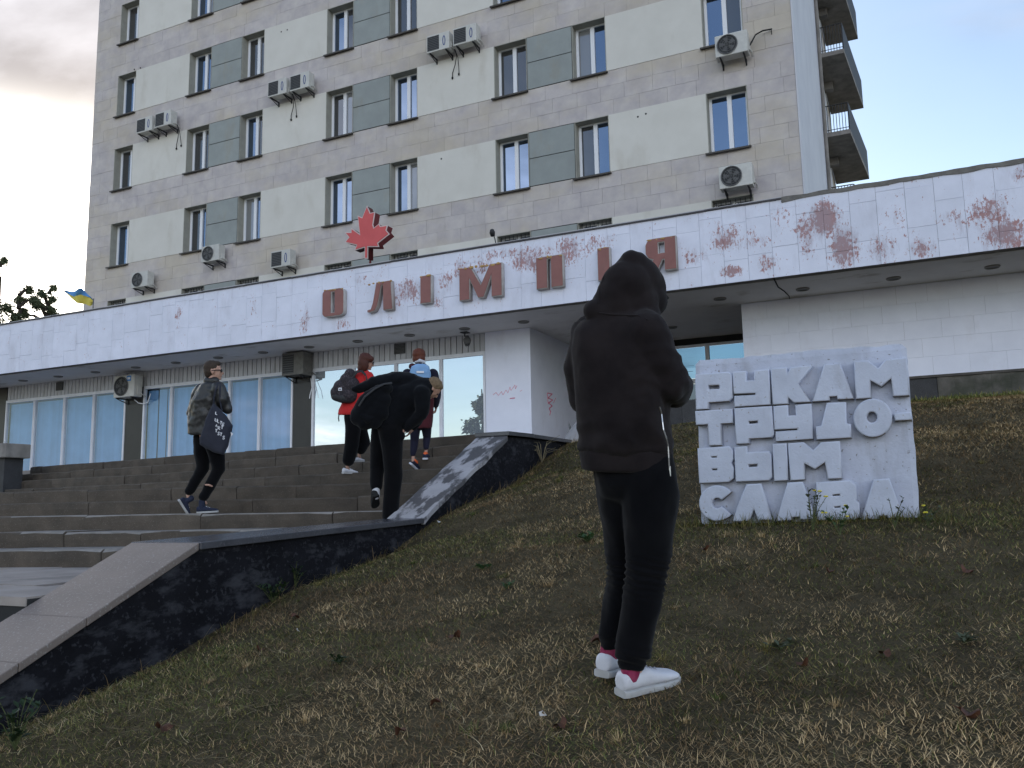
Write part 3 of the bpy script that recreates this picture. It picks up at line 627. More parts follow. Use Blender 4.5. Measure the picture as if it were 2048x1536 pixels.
# ------------------------------------------------------------------ stairs, cheek wall, pavement, slope
S_ = .97
TH = dict(Y9=8.763, Z9=-.4075, tl=.668, L=-2.315, tu=.3666, h=.1795)
def edge_k(k):
    n_ = 9 - k
    Y = TH['Y9'] + min(n_, 4) * TH['tl'] + ((TH['L'] + (4 - k) * TH['tu']) if k <= 4 else 0)
    return Y * S_, (TH['Z9'] + n_ * TH['h']) * S_, (.2795 if k > 4 else -.1448)
FW = .92
XWI, XWO = -5.72 * FW, -5.238 * FW
def xin(Y): return float(np.interp(Y, [3.3, 4.8, 8.0, 10.2], [-5.52, -5.52, -5.29, XWI]))
stairs = thing('stone_stairs', (-10, 8, -.57), 'wide worn stone stairs of nine uneven steps climbing to the shop windows', 'stairs')
XSL = -17.5
RIS = TH['h'] * S_
def sideline(k, X): Y, Z, a = edge_k(k); return Y + a * X
for k in range(9, 0, -1):
    Y, Z, a = edge_k(k); bottom = Z - RIS - .02
    # each step a row of stones; long axis runs along the step
    back = [1.25 if k in (9, 8, 7, 6) else (4.2 if k == 5 else (2.2 if k == 1 else .75))][0]
    x1 = xin((Y + a * XWI)) - .006 if k > 4 else XWI - .006
    while x1 > XSL:
        ln = rng.uniform(.75, 1.6) if k > 5 else rng.uniform(.8, 1.45)
        x0 = max(x1 - ln, XSL); g_ = .006
        dz = rng.uniform(-.007, .007); dy = rng.uniform(-.012, .012); dz2 = dz + rng.uniform(-.008, .008)
        sl = MB(); sl.cur = float(rng.random())
        def pt(X, off, z): return (X, Y + a * X + off, z)
        nseg = 5; vs = []; fs = []
        # front face subdivided with a worn, chipped upper edge
        jit = lambda: rng.uniform(-.006, .006)
        rows = []
        for i in range(nseg + 1):
            X = x0 + g_ + (x1 - x0 - 2 * g_) * i / nseg; zt_ = Z + dz + (dz2 - dz) * i / nseg
            e_ = .008 + abs(rng.normal(0, .005)) + (.012 if i in (0, nseg) else 0)
            depth = back if k != 5 else max(.3, sideline(4, X) - sideline(5, X) + .3)
            rows.append([pt(X, dy + .012 + jit(), bottom), pt(X, dy + jit(), Z - RIS * .5 + jit()), pt(X, dy + jit(), zt_ - e_), pt(X, dy + e_ * 1.1, zt_ + jit() * .4), pt(X, depth, zt_), pt(X, depth, bottom)])
        for r_ in rows: vs += r_
        for i in range(nseg):
            for j in range(6): q = (j + 1) % 6; fs.append((i * 6 + j, (i + 1) * 6 + j, (i + 1) * 6 + q, i * 6 + q))
        fs.append(tuple(range(6))[::-1][::-1]); fs.append(tuple(nseg * 6 + j for j in range(6))[::-1])
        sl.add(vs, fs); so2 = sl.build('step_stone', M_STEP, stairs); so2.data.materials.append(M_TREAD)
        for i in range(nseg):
            so2.data.polygons[i * 6 + 3].material_index = 1; so2.data.polygons[i * 6 + 2].material_index = 1 if k >= 7 and rng.random() < .93 else 0  # tops and lower chamfers take the tone with the painted highlight
        x1 = x0
# dark bed under the stones
bd = MB()
for k in range(9, 0, -1):
    Y, Z, a = edge_k(k); q = .06; dep = .5 if k > 1 else .6
    bd.hexa([(XSL, Y + a * XSL + q, Z - RIS - .5), (XWI - .01, Y + a * XWI + q, Z - RIS - .5), (XWI - .01, 12.5, Z - RIS - .5), (XSL, 14.5, Z - RIS - .5)], [(XSL, Y + a * XSL + q, Z - .03), (XWI - .01, Y + a * XWI + q, Z - .03), (XWI - .01, 12.5, Z - .03), (XSL, 14.5, Z - .03)])
bd.build('stair_bed', M_DARK, stairs)
# terrace in front of the shops
ZT1 = edge_k(1)[1]
yl_, yr_ = sideline(1, XSL - 22) + .6, sideline(1, XWI) + .6
tr = MB(); tr.hexa([(XSL - 22, yl_, -1), (XWI, yr_, -1), (XWI, 22.3, -1), (XSL - 22, 22.3, -1)], [(XSL - 22, yl_, ZT1 - .012), (XWI, yr_, ZT1 - .012), (XWI, 22.3, ZT1 - .012), (XSL - 22, 22.3, ZT1 - .012)])
tr.build('terrace', M_PAVE, kind='structure')
tr = MB(); tr.box(XWI + .001, -3.0, 12.43, 22.3, -1, ZT1 - .02); tr.build('lobby_floor', M_PAVE, kind='structure')

# pavement at the foot of the stairs: slabs, joints; its front edge is a step down
ZP = TH['Z9'] * S_ - RIS
pv = bpy.data.objects.new('pavement', None); COL.objects.link(pv); pv['kind'] = 'structure'; pv.location = (-8, 5, ZP); WORLD[pv.name] = Matrix.Translation((-8, 5, ZP))
y = 3.94; row = 0
pb = MB(); pb.box(-24, -5.535, 3.97, 12, ZP - .3, ZP - .012); pb.build('pavement_bed', M_DARK, pv)
while y < 8.6:
    dp = rng.uniform(.55, .8); x = xin(y) - .004
    while x > -13.5:
        ln = rng.uniform(.7, 1.3); q = MB(); q.cur = float(rng.random()); g_ = rng.uniform(.006, .016); z_ = ZP + rng.uniform(-.012, .006); sk = rng.uniform(-.02, .02)
        q.hexa([(x - ln + g_, y + g_, ZP - .06), (x - g_, y + g_ + sk, ZP - .06), (x - g_, y + dp - g_, ZP - .06), (x - ln + g_, y + dp - g_, ZP - .06)], [(x - ln + g_, y + g_, z_), (x - g_, y + g_ + sk, z_), (x - g_, y + dp - g_, z_), (x - ln + g_, y + dp - g_, z_)])
        q.build('paving_slab', M_PAVE, pv); x -= ln
    y += dp
lowp = MB(); lowp.box(-24, -5.535, -6, 3.969, ZP - .9, ZP - .45); lowp.build('lower_path', M_PLINTH, kind='structure')
yg = MB(); 
# cheek wall with its four caps
cheek = thing('cheek_wall', (XWO, 7.5, -.8), 'sloping stair side wall of blackened granite with pale speckled cap, climbing the grass bank', 'wall')
prof = [(y_ * FW, z_ * FW) for y_, z_ in [(1.2, -2.10), (3.606, -.997), (5.217, -.262), (8.688, -.150), (11.03, .976), (11.25, 1.03), (13.5, 1.06)]]
bdy = MB(); lo_, hi_ = [], []
T = .055
for i in range(len(prof) - 1):
    (ya, za), (yb, zb) = prof[i], prof[i + 1]
    bdy.hexa([(xin(ya) + .03, ya, -3), (XWO - .03, ya, -3), (XWO - .03, yb, -3), (xin(yb) + .03, yb, -3)], [(xin(ya) + .03, ya, za - T), (XWO - .03, ya, za - T), (XWO - .03, yb, zb - T), (xin(yb) + .03, yb, zb - T)])
bdy.build('wall_body', M_RETAIN, cheek)
def cap(y0, z0, y1, z1, m_, name='cap_slab', ov=.0, th=T, jag=0.0):
    c = MB(); c.cur = float(rng.random()); n_ = 12 if jag else 1; vs = []; fs = []
    for i in range(n_ + 1):
        u = i / n_; yy = y0 + (y1 - y0) * u; zz = z0 + (z1 - z0) * u; j1 = rng.uniform(-jag, jag); j2 = rng.uniform(-jag, jag)
        xi, xo = xin(yy) - ov + j1, XWO + ov + j2
        vs += [(xi, yy, zz - th), (xo, yy, zz - th), (xo, yy, zz), (xi, yy, zz)]
    for i in range(n_):
        a_ = i * 4
        for j in range(4): q = (j + 1) % 4; fs.append((a_ + j, a_ + q, a_ + 4 + q, a_ + 4 + j))
    fs.append((3, 2, 1, 0)); fs.append(tuple(n_ * 4 + j for j in range(4)))
    c.add(vs, fs); o = c.build(name, m_, cheek); bevel(o, .006, 2); return o
def lerp(p, q, u): return (p[0] + (q[0] - p[0]) * u, p[1] + (q[1] - p[1]) * u)
A, B = prof[0], prof[2]
yo = [onX(38.4, 1321, XWO).y, onX(174.5, 1228.5, XWO).y]
def onslope(y): 
    for (p, q) in zip(prof, prof[1:]):
        if p[0] <= y <= q[0]: return p[1] + (q[1] - p[1]) * (y - p[0]) / (q[0] - p[0])
ys_ = [1.2 * FW, yo[0] - 1.0, yo[0], yo[1], 5.217 * FW]
for a, b in zip(ys_, ys_[1:]):
    cap(a + .003, onslope(a), b - .003, onslope(b), M_GRAN)
for a, b in zip([5.22 * FW, 6.75 * FW], [6.745 * FW, 8.688 * FW]): cap(a, onslope(a) + .004, b, onslope(b) + .004, M_GRANP, ov=.012)
cap(8.69 * FW, -.147 * FW, 11.03 * FW, .976 * FW, M_CAPW, name='whitewashed_cap', jag=.02, th=.07)
cap(11.0 * FW, 1.035 * FW, 11.9 * FW, 1.055 * FW, M_GRANP, ov=.03); cap(11.905 * FW, 1.05 * FW, 13.5 * FW, 1.06 * FW, M_GRANP, ov=.03)

# left cheek pier, grey stone with a heavy pale cap
lp = thing('stair_pier', (-17.2, 11.4, .4), 'squat dark stone pier with thick pale concrete cap at the left end of the stairs', 'wall')
m = MB(); m.box(-19.5, -16.55, 11.2, 11.6, 0, 1.11); m.build('pier_base', M_PLINTH, lp)
m = MB(); m.box(-19.6, -16.40, 11.1, 11.65, 1.112, 1.40); o = m.build('pier_cap', M_CONC, lp); bevel(o, .02, 2)

# grass slope
PY = [v * FW for v in [-12, -6, 0, 2.5, 3.5, 5.0, 6.4, 8.0, 8.8, 9.8, 11.0, 12.1, 13.3]] + [16, 18.6]; PZ = [v * FW for v in [-2.9, -2.6, -2.1, -1.58, -1.385, -1.12, -.74, -.52, -.22, .0, .22, .60, .97]] + [1.15, 1.27]
CY = [0, 3.6, 6.5, 9, 10.5, 11.2, 12.3, 16, 18.6]; CA = [.46, .46, .41, .50, .50, .42, .28, .40, .56]
def ground(X, Y):
    p = float(np.interp(Y, PY, PZ)); u = X - XWO
    c = float(np.interp(Y, CY, CA)) * min((1 - math.exp(-max(u, 0) / 1.9)) / (1 - math.exp(-3.7 / 1.9)), 1.06)
    return p + c + .018 * vnoise(X, Y, .9) + .012 * vnoise(X, Y, 2.7, 4)
gx = np.concatenate([np.linspace(XWO - .02, 3, 90), np.linspace(3.3, 14, 24)]); gy = np.concatenate([np.linspace(-9, 1.8, 20), np.linspace(2, 18.55, 150)])
vs = [(x_, y_, ground(x_, y_)) for y_ in gy for x_ in gx]; nx = len(gx)
fs = [(j * nx + i, j * nx + i + 1, (j + 1) * nx + i + 1, (j + 1) * nx + i) for j in range(len(gy) - 1) for i in range(nx - 1)]
m = MB(); m.add(vs, fs); m.build('terrain', M_EARTH, smooth=True, kind='structure')
# ------------------------------------------------------------------ hotel name in red letters on the canopy
def letter_shapes(ch):
    if ch == 'О': return [arc(.8, .84, .2, .16, 0, 90, 5) + arc(.2, .84, .2, .16, 90, 180, 5) + arc(.2, .16, .2, .16, 180, 270, 5) + arc(.8, .16, .2, .16, 270, 360, 5), [(.42, .14), (.42, .88), (.57, .88), (.57, .14)]]
    if ch == 'Л': return [[(0, 0), (.10, -.02), (.30, .02), (.42, .2), (.57, .87), (.62, .87), (.64, 0), (1.02, 0), (.95, 1), (.36, 1), (.22, .3), (.14, .1), (0, .08)]]
    if ch == 'І': return [[(0, 0), (1, 0), (1, 1), (0, 1)]]
    if ch == 'М': return [[(0, 0), (.25, 0), (.25, .60), (.44, .02), (.58, .02), (.75, .62), (.75, 0), (1, 0), (1, 1), (.72, 1), (.51, .42), (.28, 1), (0, 1)]]
    if ch == 'П': return [[(0, 0), (.43, 0), (.43, .91), (.55, .91), (.55, 0), (1, 0), (1, 1), (0, 1)]]
    if ch == 'Я': return [[(.60, 0), (1, 0), (1, 1), (.22, 1), (.06, .93), (0, .82), (0, .55), (.08, .42), (.24, .36), (0, 0), (.38, 0), (.55, .33), (.60, .33)], [(.43, .54), (.43, .85), (.62, .85), (.62, .54)]]
sign = thing('hotel_name_sign', (-8.4, 16.4, 4.45), 'row of seven faded red raised letters fixed along the white canopy front', 'sign')
YL = YF - .17
for ch, pl, pr, pt_, pb_ in [('О', 643, 686, 577, 632), ('Л', 733, 783, 563, 621), ('І', 839, 861, 550, 606), ('М', 917, 1003, 530, 596), ('П', 1071, 1125, 511, 575), ('І', 1194, 1219, 494, 560), ('Я', 1290, 1352, 474, 541)]:
    pm = (pt_ + pb_) / 2; a = onY(pl, pm, YL); b = onY(pr, pm, YL); zt_ = onY((pl + pr) / 2, pt_, YL).z; zb_ = onY((pl + pr) / 2, pb_, YL).z
    wd, hh_ = b.x - a.x, zt_ - zb_; sh = [[(p[0] * wd, p[1] * hh_) for p in ol] for ol in letter_shapes(ch)]
    me = shape(sh, .13, .006); me.materials.append(M_LETS)
    o = link(me, 'letter', sign, loc=(a.x, YL + .098, zb_), label='letter ' + ch)
    me = shape(sh, .012, .0, inset=.014); me.materials.append(M_LETR); link(me, 'letter_face', o, local=True, loc=(0, -.073, 0))
    for q in range(max(2, int(wd / .13))):
        fm = MB(); xq = wd * (q + .5 + rng.uniform(-.3, .3)) / max(2, int(wd / .13))
        fm.ball((xq, -.072 + rng.uniform(-.01, .01), hh_ - .02 + rng.uniform(-.02, .01)), (rng.uniform(.03, .075), .02, rng.uniform(.015, .035)), 8, 5)
        fm.build('foam_lump', M_FOAM, o, smooth=True, local=True)
    bk = MB()
    for xx in (.2, .8): bk.box(wd * xx - .02, wd * xx + .02, .0651, .115 - .0 + YF - YL - .17, hh_ * .45, hh_ * .55)
    bk.build('standoff', M_IRON, o, local=True)

# ------------------------------------------------------------------ red maple leaf emblem standing on the canopy roof
YM = 17.1
pts = [(342, 1055), (358, 1092), (381, 1086), (371, 1150), (377, 1168), (402, 1147), (411, 1160), (446, 1154), (439, 1178), (455, 1198), (396, 1244), (402, 1262), (346, 1262), (346, 1322), (331, 1322), (331, 1264), (279, 1281), (291, 1254), (231, 1240), (251, 1215), (230, 1191), (262, 1190), (262, 1169), (306, 1200), (295, 1105), (318, 1115)]
p3 = [onY(600 + x / 2.56, y / 2.56, YM) for x, y in pts]; c0 = Vector((sum(p.x for p in p3) / len(p3), YM, min(p.z for p in p3)))
leaf = thing('maple_leaf_sign', c0, 'big red maple leaf emblem with pale rim standing on the canopy roof before the tower', 'sign')
ol = [(p.x - c0.x, p.z - c0.z) for p in p3][::-1]
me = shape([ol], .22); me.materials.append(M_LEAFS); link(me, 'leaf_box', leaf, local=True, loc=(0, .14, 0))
me = shape([ol], .02, inset=-.008); me.materials.append(M_RIM); link(me, 'leaf_rim', leaf, local=True, loc=(0, .018, 0))
me = shape([ol], .012, inset=.014); me.materials.append(M_LEAF); link(me, 'leaf_face', leaf, local=True, loc=(0, .001, 0))
m = MB(); m.box(-.02, .02, .15, .19, ZF - .12 - c0.z, .0); m.build('post', M_LEAFS, leaf, local=True)

# ------------------------------------------------------------------ slogan block on the bank
YB_ = 6.57
block = thing('slogan_block', (-.74, YB_ + .15, -.2), 'whitewashed concrete slab with raised block lettering standing in the grass', 'monument')
P_ = lambda x, y, Y=YB_: onY(x, y, Y)
q0, q1, q2, q3 = P_(1404, 1052), P_(1842, 1052), P_(1812, 686), P_(1390, 722)
q0.z -= .12; q1.z -= .12
sb = MB(); TH_ = .30; nx_, nz_ = 44, 34; vs = []; fs = []
def bl(u, v): a_ = q0.lerp(q1, u); b_ = q3.lerp(q2, u); return a_.lerp(b_, v)
for side in (0, 1):
    for j in range(nz_ + 1):
        for i in range(nx_ + 1):
            u, v = i / nx_, j / nz_; p = bl(u, v); e_ = min(u, 1 - u, (1 - v) * 1.0); r_ = .012 if e_ < .012 else 0
            dz = 0
            if j == nz_: dz = .014 * vnoise(p.x, 7, 3.2) + .012 * vnoise(p.x, 3, 9) - (.035 if u < .02 or u > .985 else 0)
            dx = (.010 * vnoise(p.z, 3 + side, 5) + .006 * vnoise(p.z, 1, 16)) if i in (0, nx_) else 0
            if j == nz_ - 1 and (u < .02): dx -= 0
            y_ = (p.y + r_ + .003 * vnoise(p.x, p.z, 6)) if side == 0 else p.y + TH_ - r_
            vs.append((p.x + dx, y_, p.z + dz))
nn_ = (nx_ + 1) * (nz_ + 1)
for j in range(nz_):
    for i in range(nx_):
        a_ = j * (nx_ + 1) + i; fs.append((a_, a_ + 1, a_ + nx_ + 2, a_ + nx_ + 1)); fs.append((nn_ + a_ + nx_ + 1, nn_ + a_ + nx_ + 2, nn_ + a_ + 1, nn_ + a_))
for i in range(nx_):
    t_ = nz_ * (nx_ + 1) + i; fs.append((t_, t_ + 1, nn_ + t_ + 1, nn_ + t_)); fs.append((i + 1, i, nn_ + i, nn_ + i + 1))
for j in range(nz_):
    a_ = j * (nx_ + 1); b_ = a_ + nx_ + 1; fs.append((b_, a_, a_ + nn_, b_ + nn_)[::-1][::-1]); a2 = a_ + nx_; b2 = b_ + nx_; fs.append((a2, b2, b2 + nn_, a2 + nn_))
sb.add(vs, fs); sb.build('slab', M_SLAB, block)
def circ(cx, cy, r, n=28, a0=0, a1=360): return [(cx + r * math.cos(R_(a0 + (a1 - a0) * i / n)), cy - r * math.sin(R_(a0 + (a1 - a0) * i / n))) for i in range(n if a1 - a0 == 360 else n + 1)]
SLOGAN = [
 ('Р', [(160, 345), (408, 326), (428, 345), (434, 515), (412, 540), (250, 550), (250, 600), (165, 606)], [[(248, 428), (256, 420), (335, 416), (346, 425), (346, 448), (338, 458), (250, 462)]]),
 ('У', [(447, 327), (540, 320), (540, 395), (612, 390), (612, 315), (714, 308), (726, 566), (460, 585), (460, 512), (622, 503), (622, 478), (455, 485)], []),
 ('К', [(740, 300), (850, 292), (858, 355), (892, 290), (1040, 278), (935, 408), (1030, 545), (915, 552), (862, 500), (862, 560), (755, 567)], []),
 ('А', [(1150, 268), (1262, 262), (1362, 520), (1252, 527), (1248, 501), (1178, 505), (1180, 535), (1062, 543)], [[(1210, 425), (1222, 460), (1197, 462)]]),
 ('М', [(1380, 245), (1480, 240), (1560, 300), (1620, 232), (1772, 218), (1792, 495), (1680, 502), (1665, 355), (1585, 425), (1492, 372), (1500, 515), (1395, 523)], []),
 ('Т', [(160, 628), (432, 612), (436, 708), (345, 713), (352, 878), (264, 882), (256, 718), (165, 724)], []),
 ('Р', [(460, 606), (735, 590), (752, 800), (735, 820), (562, 828), (562, 865), (474, 870)], [[(558, 695), (640, 690), (640, 722), (558, 728)]]),
 ('У', [(760, 590), (860, 583), (862, 665), (935, 660), (930, 580), (1040, 572), (1052, 830), (778, 850), (778, 785), (945, 775), (945, 750), (768, 760)], []),
 ('Д', [(1170, 565), (1305, 560), (1310, 722), (1342, 728), (1347, 820), (1090, 836), (1088, 745), (1128, 740)], []),
 ('О', circ(1518, 675, 142, 36), [circ(1512, 670, 48, 24)]),
 ('-', [(1690, 645), (1806, 635), (1812, 682), (1696, 690)], []),
 ('В', [(178, 915), (412, 898), (436, 925), (437, 985), (424, 1020), (442, 1060), (440, 1135), (408, 1162), (190, 1172)], [[(270, 965), (325, 963), (325, 985), (272, 988)], [(275, 1060), (328, 1058), (328, 1082), (277, 1085)]]),
 ('Ь', [(460, 905), (545, 898), (548, 946), (715, 938), (730, 955), (737, 1125), (715, 1150), (470, 1160)], [[(555, 1028), (638, 1022), (638, 1055), (557, 1060)]]),
 ('І', [(755, 880), (850, 876), (860, 1148), (765, 1155)], []),
 ('М', [(872, 875), (985, 868), (1062, 930), (1125, 868), (1258, 860), (1276, 1132), (1178, 1138), (1155, 1005), (1075, 1062), (985, 1012), (992, 1142), (892, 1150)], []),
 ('С', circ(322, 1330, 132, 26, 42, 318) + circ(322, 1330, 46, 14, 318, 42), []),
 ('Л', [(552, 1190), (655, 1186), (737, 1450), (640, 1456), (605, 1352), (568, 1460), (448, 1466), (488, 1340)], []),
 ('А', [(868, 1178), (975, 1172), (1072, 1445), (967, 1450), (962, 1428), (893, 1432), (890, 1456), (783, 1461)], [[(920, 1345), (933, 1378), (908, 1380)]]),
 ('В', [(1090, 1175), (1340, 1160), (1382, 1195), (1390, 1285), (1378, 1305), (1410, 1335), (1410, 1425), (1380, 1449), (1100, 1456)], [[(1200, 1258), (1270, 1253), (1272, 1278), (1202, 1283)], [(1215, 1350), (1275, 1346), (1275, 1370), (1217, 1374)]]),
 ('А', [(1530, 1155), (1640, 1148), (1742, 1430), (1640, 1438), (1638, 1418), (1566, 1423), (1562, 1445), (1438, 1450)], [[(1592, 1330), (1605, 1360), (1580, 1364)]])]
for ch, outer, holes in SLOGAN:
    YLf = YB_ - .075
    conv = lambda ol: [(lambda p: (p.x, p.z))(onY(1350 + x / 3.839, 660 + y / 3.839, YLf)) for x, y in ol]
    oo = conv(outer); cx_ = sum(p[0] for p in oo) / len(oo); cz_ = sum(p[1] for p in oo) / len(oo)
    ols = [[(x - cx_, z - cz_) for x, z in o_] for o_ in [oo] + [conv(h_) for h_ in holes]]
    # draft: a slightly larger foot makes the flanks slope like cast concrete
    me = shape(ols, .10, .010, inset=-.007); me.materials.append(M_BLOCK)
    me.materials.append(M_UNDER)
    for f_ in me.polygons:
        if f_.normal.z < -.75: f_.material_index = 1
    link(me, 'letter', block, loc=(cx_, YLf + .05, cz_), label='letter ' + ch if ch != '-' else 'hyphen')

# ------------------------------------------------------------------ air conditioners
def ac_unit(kind, w_, h_, d_, shell, label, loc, oldbox=False, group='air conditioner units on the facade', wires=0, arms=True):
    t = thing('air_conditioner', loc, label, 'air conditioner', group)          # loc: lower left front corner
    b = MB(); b.box(0, w_, 0, d_, 0, h_); o = b.build('casing', shell, t, local=True); bevel(o, .018, 2)
    if kind == 'fan':
        cx, cz, r = w_ * .38, h_ * .5, h_ * .43
        g = MB(); g.cyl((cx, -.004, cz), (0, 1, 0), r, .003, 28); go = g.build('fan_opening', M_GRILL, t, local=True)
        g = MB()
        for q in range(5):
            a0 = q * 72; P0 = [(cx + r * .2 * math.cos(R_(a0)), -.008, cz + r * .2 * math.sin(R_(a0))), (cx + r * .85 * math.cos(R_(a0 + 12)), -.008, cz + r * .85 * math.sin(R_(a0 + 12))), (cx + r * .8 * math.cos(R_(a0 + 48)), -.012, cz + r * .8 * math.sin(R_(a0 + 48))), (cx + r * .2 * math.cos(R_(a0 + 50)), -.012, cz + r * .2 * math.sin(R_(a0 + 50)))]
            g.add(P0 + [(p[0], p[1] + .004, p[2]) for p in P0], [(0, 1, 2, 3), (7, 6, 5, 4), (0, 4, 5, 1), (1, 5, 6, 2), (2, 6, 7, 3), (3, 7, 4, 0)])
        g.build('fan_blades', M_BLADE, go, local=True)
        g = MB()
        for rr_ in (.28, .5, .75, 1.0): g.ring((cx, -.02, cz), (0, 1, 0), r * rr_, .006 if rr_ < 1 else .014, 28, 5)
        for q in range(4): a0 = q * 45; g.tube([(cx - r * math.cos(R_(a0)), -.02, cz - r * math.sin(R_(a0))), (cx + r * math.cos(R_(a0)), -.02, cz + r * math.sin(R_(a0)))], .004, 5)
        g.build('fan_guard', M_BLADE if not oldbox else M_IRON, t, local=True)
    else:
        gw = w_ * .56
        g = MB(); g.box(.035, gw, -.006, -.001, .05, h_ - .05); go = g.build('grille', M_GRILL, t, local=True)
        g = MB()
        for q in range(9): z = .06 + (h_ - .13) * q / 8; g.box(.037, gw - .002, -.014, -.007, z, z + .012)
        g.build('grille_bars', M_BLADE, go, local=True)
        if kind == 'oval':
            g = MB(); c_ = Vector((w_ * .78, -.008, h_ * .5)); vs = []; fs = []; n_ = 24
            for i in range(n_):
                a0 = 2 * math.pi * i / n_
                for (rx, rz) in ((.052, .165), (.026, .13)):
                    for yy in (-.004, 0): vs.append((c_.x + rx * math.cos(a0), yy - .001, c_.z + rz * math.sin(a0)))
            for i in range(n_):
                a_ = i * 4; b_ = ((i + 1) % n_) * 4
                fs += [(a_, a_ + 2, b_ + 2, b_), (a_ + 1, a_, b_, b_ + 1), (a_ + 2, a_ + 3, b_ + 3, b_ + 2)]
            g.add(vs, fs); g.build('oval_logo', M_BLUEL, t, local=True)
    g = MB(); g.box(w_ + .001, w_ + .03, d_ * .35, d_ * .8, h_ * .12, h_ * .45); g.tube([(w_ + .03, d_ * .6, h_ * .2), (w_ + .06, d_ * .8, h_ * .12), (w_ + .04, d_ + .1, h_ * .02)], .016, 6); g.build('valve_cover', shell, t, local=True)
    if arms:
        ex = .46 - .002
        for xx in (.10, w_ - .14):
            g = MB(); g.box(xx, xx + .035, .0, ex, -.036, -.001); g.box(xx, xx + .035, ex - .03, ex, -.17, -.037)
            g.tube([(xx + .017, .04, -.036), (xx + .017, ex - .02, -.15)], .014, 6)
            g.build('bracket', M_IRON, t, local=True)
    if wires:
        g = MB(); x0 = w_ + .04
        g.tube([(x0, .25, .1), (x0 + .06, .3, -.15), (x0 - .03, .36, -.4), (x0 - .16, .42, -.62), (x0 - .17, .44, -.74)], .013, 6); g.tube([(x0 + .02, .25, .08), (x0 + .10, .3, -.2), (x0 + .09, .38, -.5), (x0 + .06, .44, -.66)], .011, 6)
        g.ball((x0 - .17, .43, -.76), (.035, .03, .045), 8, 5); g.ball((x0 + .06, .43, -.69), (.03, .03, .045), 8, 5); g.build('hanging_pipes', M_CABLE, t, local=True)
    return t
def ac_at(px, py, Yfr): p = onY(px, py, Yfr); return (p.x, p.y, p.z)
YA = TY - .012 - .46
LBL = [
 ('oval', (272, 268), 'left one of the air conditioner pair near the left tower edge, oval logo', 0),
 ('oval', (309, 256.5), 'right one of the air conditioner pair near left tower edge, pipes hanging', 1),
 ('oval', (535, 195.5), 'left one of the middle air conditioner pair on the tower, square grille and oval logo', 1),
 ('oval', (579, 183.5), 'right one of the middle air conditioner pair on the tower, square grille and oval logo', 0),
 ('oval', (853, 107.5), 'left one of the upper air conditioner pair right of centre, pipes hanging below', 1),
 ('oval', (906, 92.5), 'right one of the upper air conditioner pair right of centre on the tower', 0),
 ('fan', (402, 525.5), 'beige air conditioner with round fan just under a paired window sill', 0),
 ('oval', (541, 537), 'single air conditioner with oval logo above the canopy, left of the maple leaf', 0),
 ('fan', (262, 577), 'lowest air conditioner with round fan near the left tower edge, just above canopy', 0)]
for kind, (px, py), lb, wr in LBL: ac_unit(kind, .80, .57, .31, M_AC, lb, ac_at(px, py, YA), wires=wr)
t7 = ac_unit('fan', .84, .60, .31, M_AC, 'air conditioner with round fan overlapping the topmost right window, cable hose beside it', ac_at(1431, 116, YA))
g = MB(); g.tube([(.86, .15, .2), (.92, .2, .32), (1.02, .25, .52), (1.2, .32, .62), (1.42, .42, .66)], .02, 6); g.tube([(1.40, .40, .66), (1.405, .40, .50)], .012, 6); g.build('hose', M_CABLE, t7, local=True)
ac_unit('fan', .84, .60, .31, M_AC, 'air conditioner with round fan above the barred window at the right tower end', ac_at(1439, 379, YA))
YA2 = YS - .03 - .46
t9 = ac_unit('fan', .86, .66, .31, M_AC, 'white air conditioner with blue sticker mounted under the canopy at the left pilaster', ac_at(226.5, 796, YA2))
g = MB(); g.box(.54, .72, -.004, -.0005, .47, .63); g.build('blue_sticker', M_STICK, t9, local=True)
g = MB(); g.box(.57, .69, -.006, -.0045, .52, .585); g.build('sticker_print', M_FRAME, t9, local=True)
g = MB(); g.tube([(.5, .35, -.05), (.65, .36, -.16), (.85, .38, -.2), (1.0, .4, -.16), (1.08, .42, .1)], .015, 6); g.build('drain_hose', M_FRAME, t9, local=True)
ac_unit('louvre', .72, .62, .42, M_ACOLD, 'old grimy box air conditioner above the black pilaster between shop windows', ac_at(563, 752, YA2))

# ------------------------------------------------------------------ flag, lamps, cable
p = onY(186, 604, 19.2)
fl = thing('flag', (p.x, 19.2, ZF - .1), 'blue and yellow flag blowing left of the tower corner above the canopy', 'flag')
M_FB = mat('flag blue', (.10, .27, .55), rough=.8); M_FY = mat('flag yellow', (.62, .52, .10), rough=.8)
top = [(125, 580), (133, 581), (141, 583), (149, 583), (157, 577), (163, 576), (170, 583), (177, 590), (180, 592), (185, 598)]
mid = [(126, 582), (134, 586), (141, 590), (148, 593), (155, 591), (161, 589), (168, 591), (174, 593), (179, 595), (186, 601)]
bot = [(135, 588), (142, 596), (148, 601), (154, 606), (160, 607), (166, 608), (171, 608), (176, 611), (181, 612), (185, 609)]
def cloth(aa, bb, mm, nm):
    m = MB(); n_ = len(aa); vs = []; fs = []
    for r_ in range(5):
        for i in range(n_):
            u = r_ / 4; x_ = aa[i][0] + (bb[i][0] - aa[i][0]) * u; y_ = aa[i][1] + (bb[i][1] - aa[i][1]) * u
            vs.append(onY(x_, y_, 19.2 + .16 * math.sin(i * 1.3 + u) + .0))
    for r_ in range(4):
        for i in range(n_ - 1): a_ = r_ * n_ + i; fs.append((a_, a_ + 1, a_ + n_ + 1, a_ + n_))
    m.add(vs, fs); return m.build(nm, mm, fl, smooth=True)
cloth(top, mid, M_FB, 'blue_band'); cloth(mid, bot, M_FY, 'yellow_band')
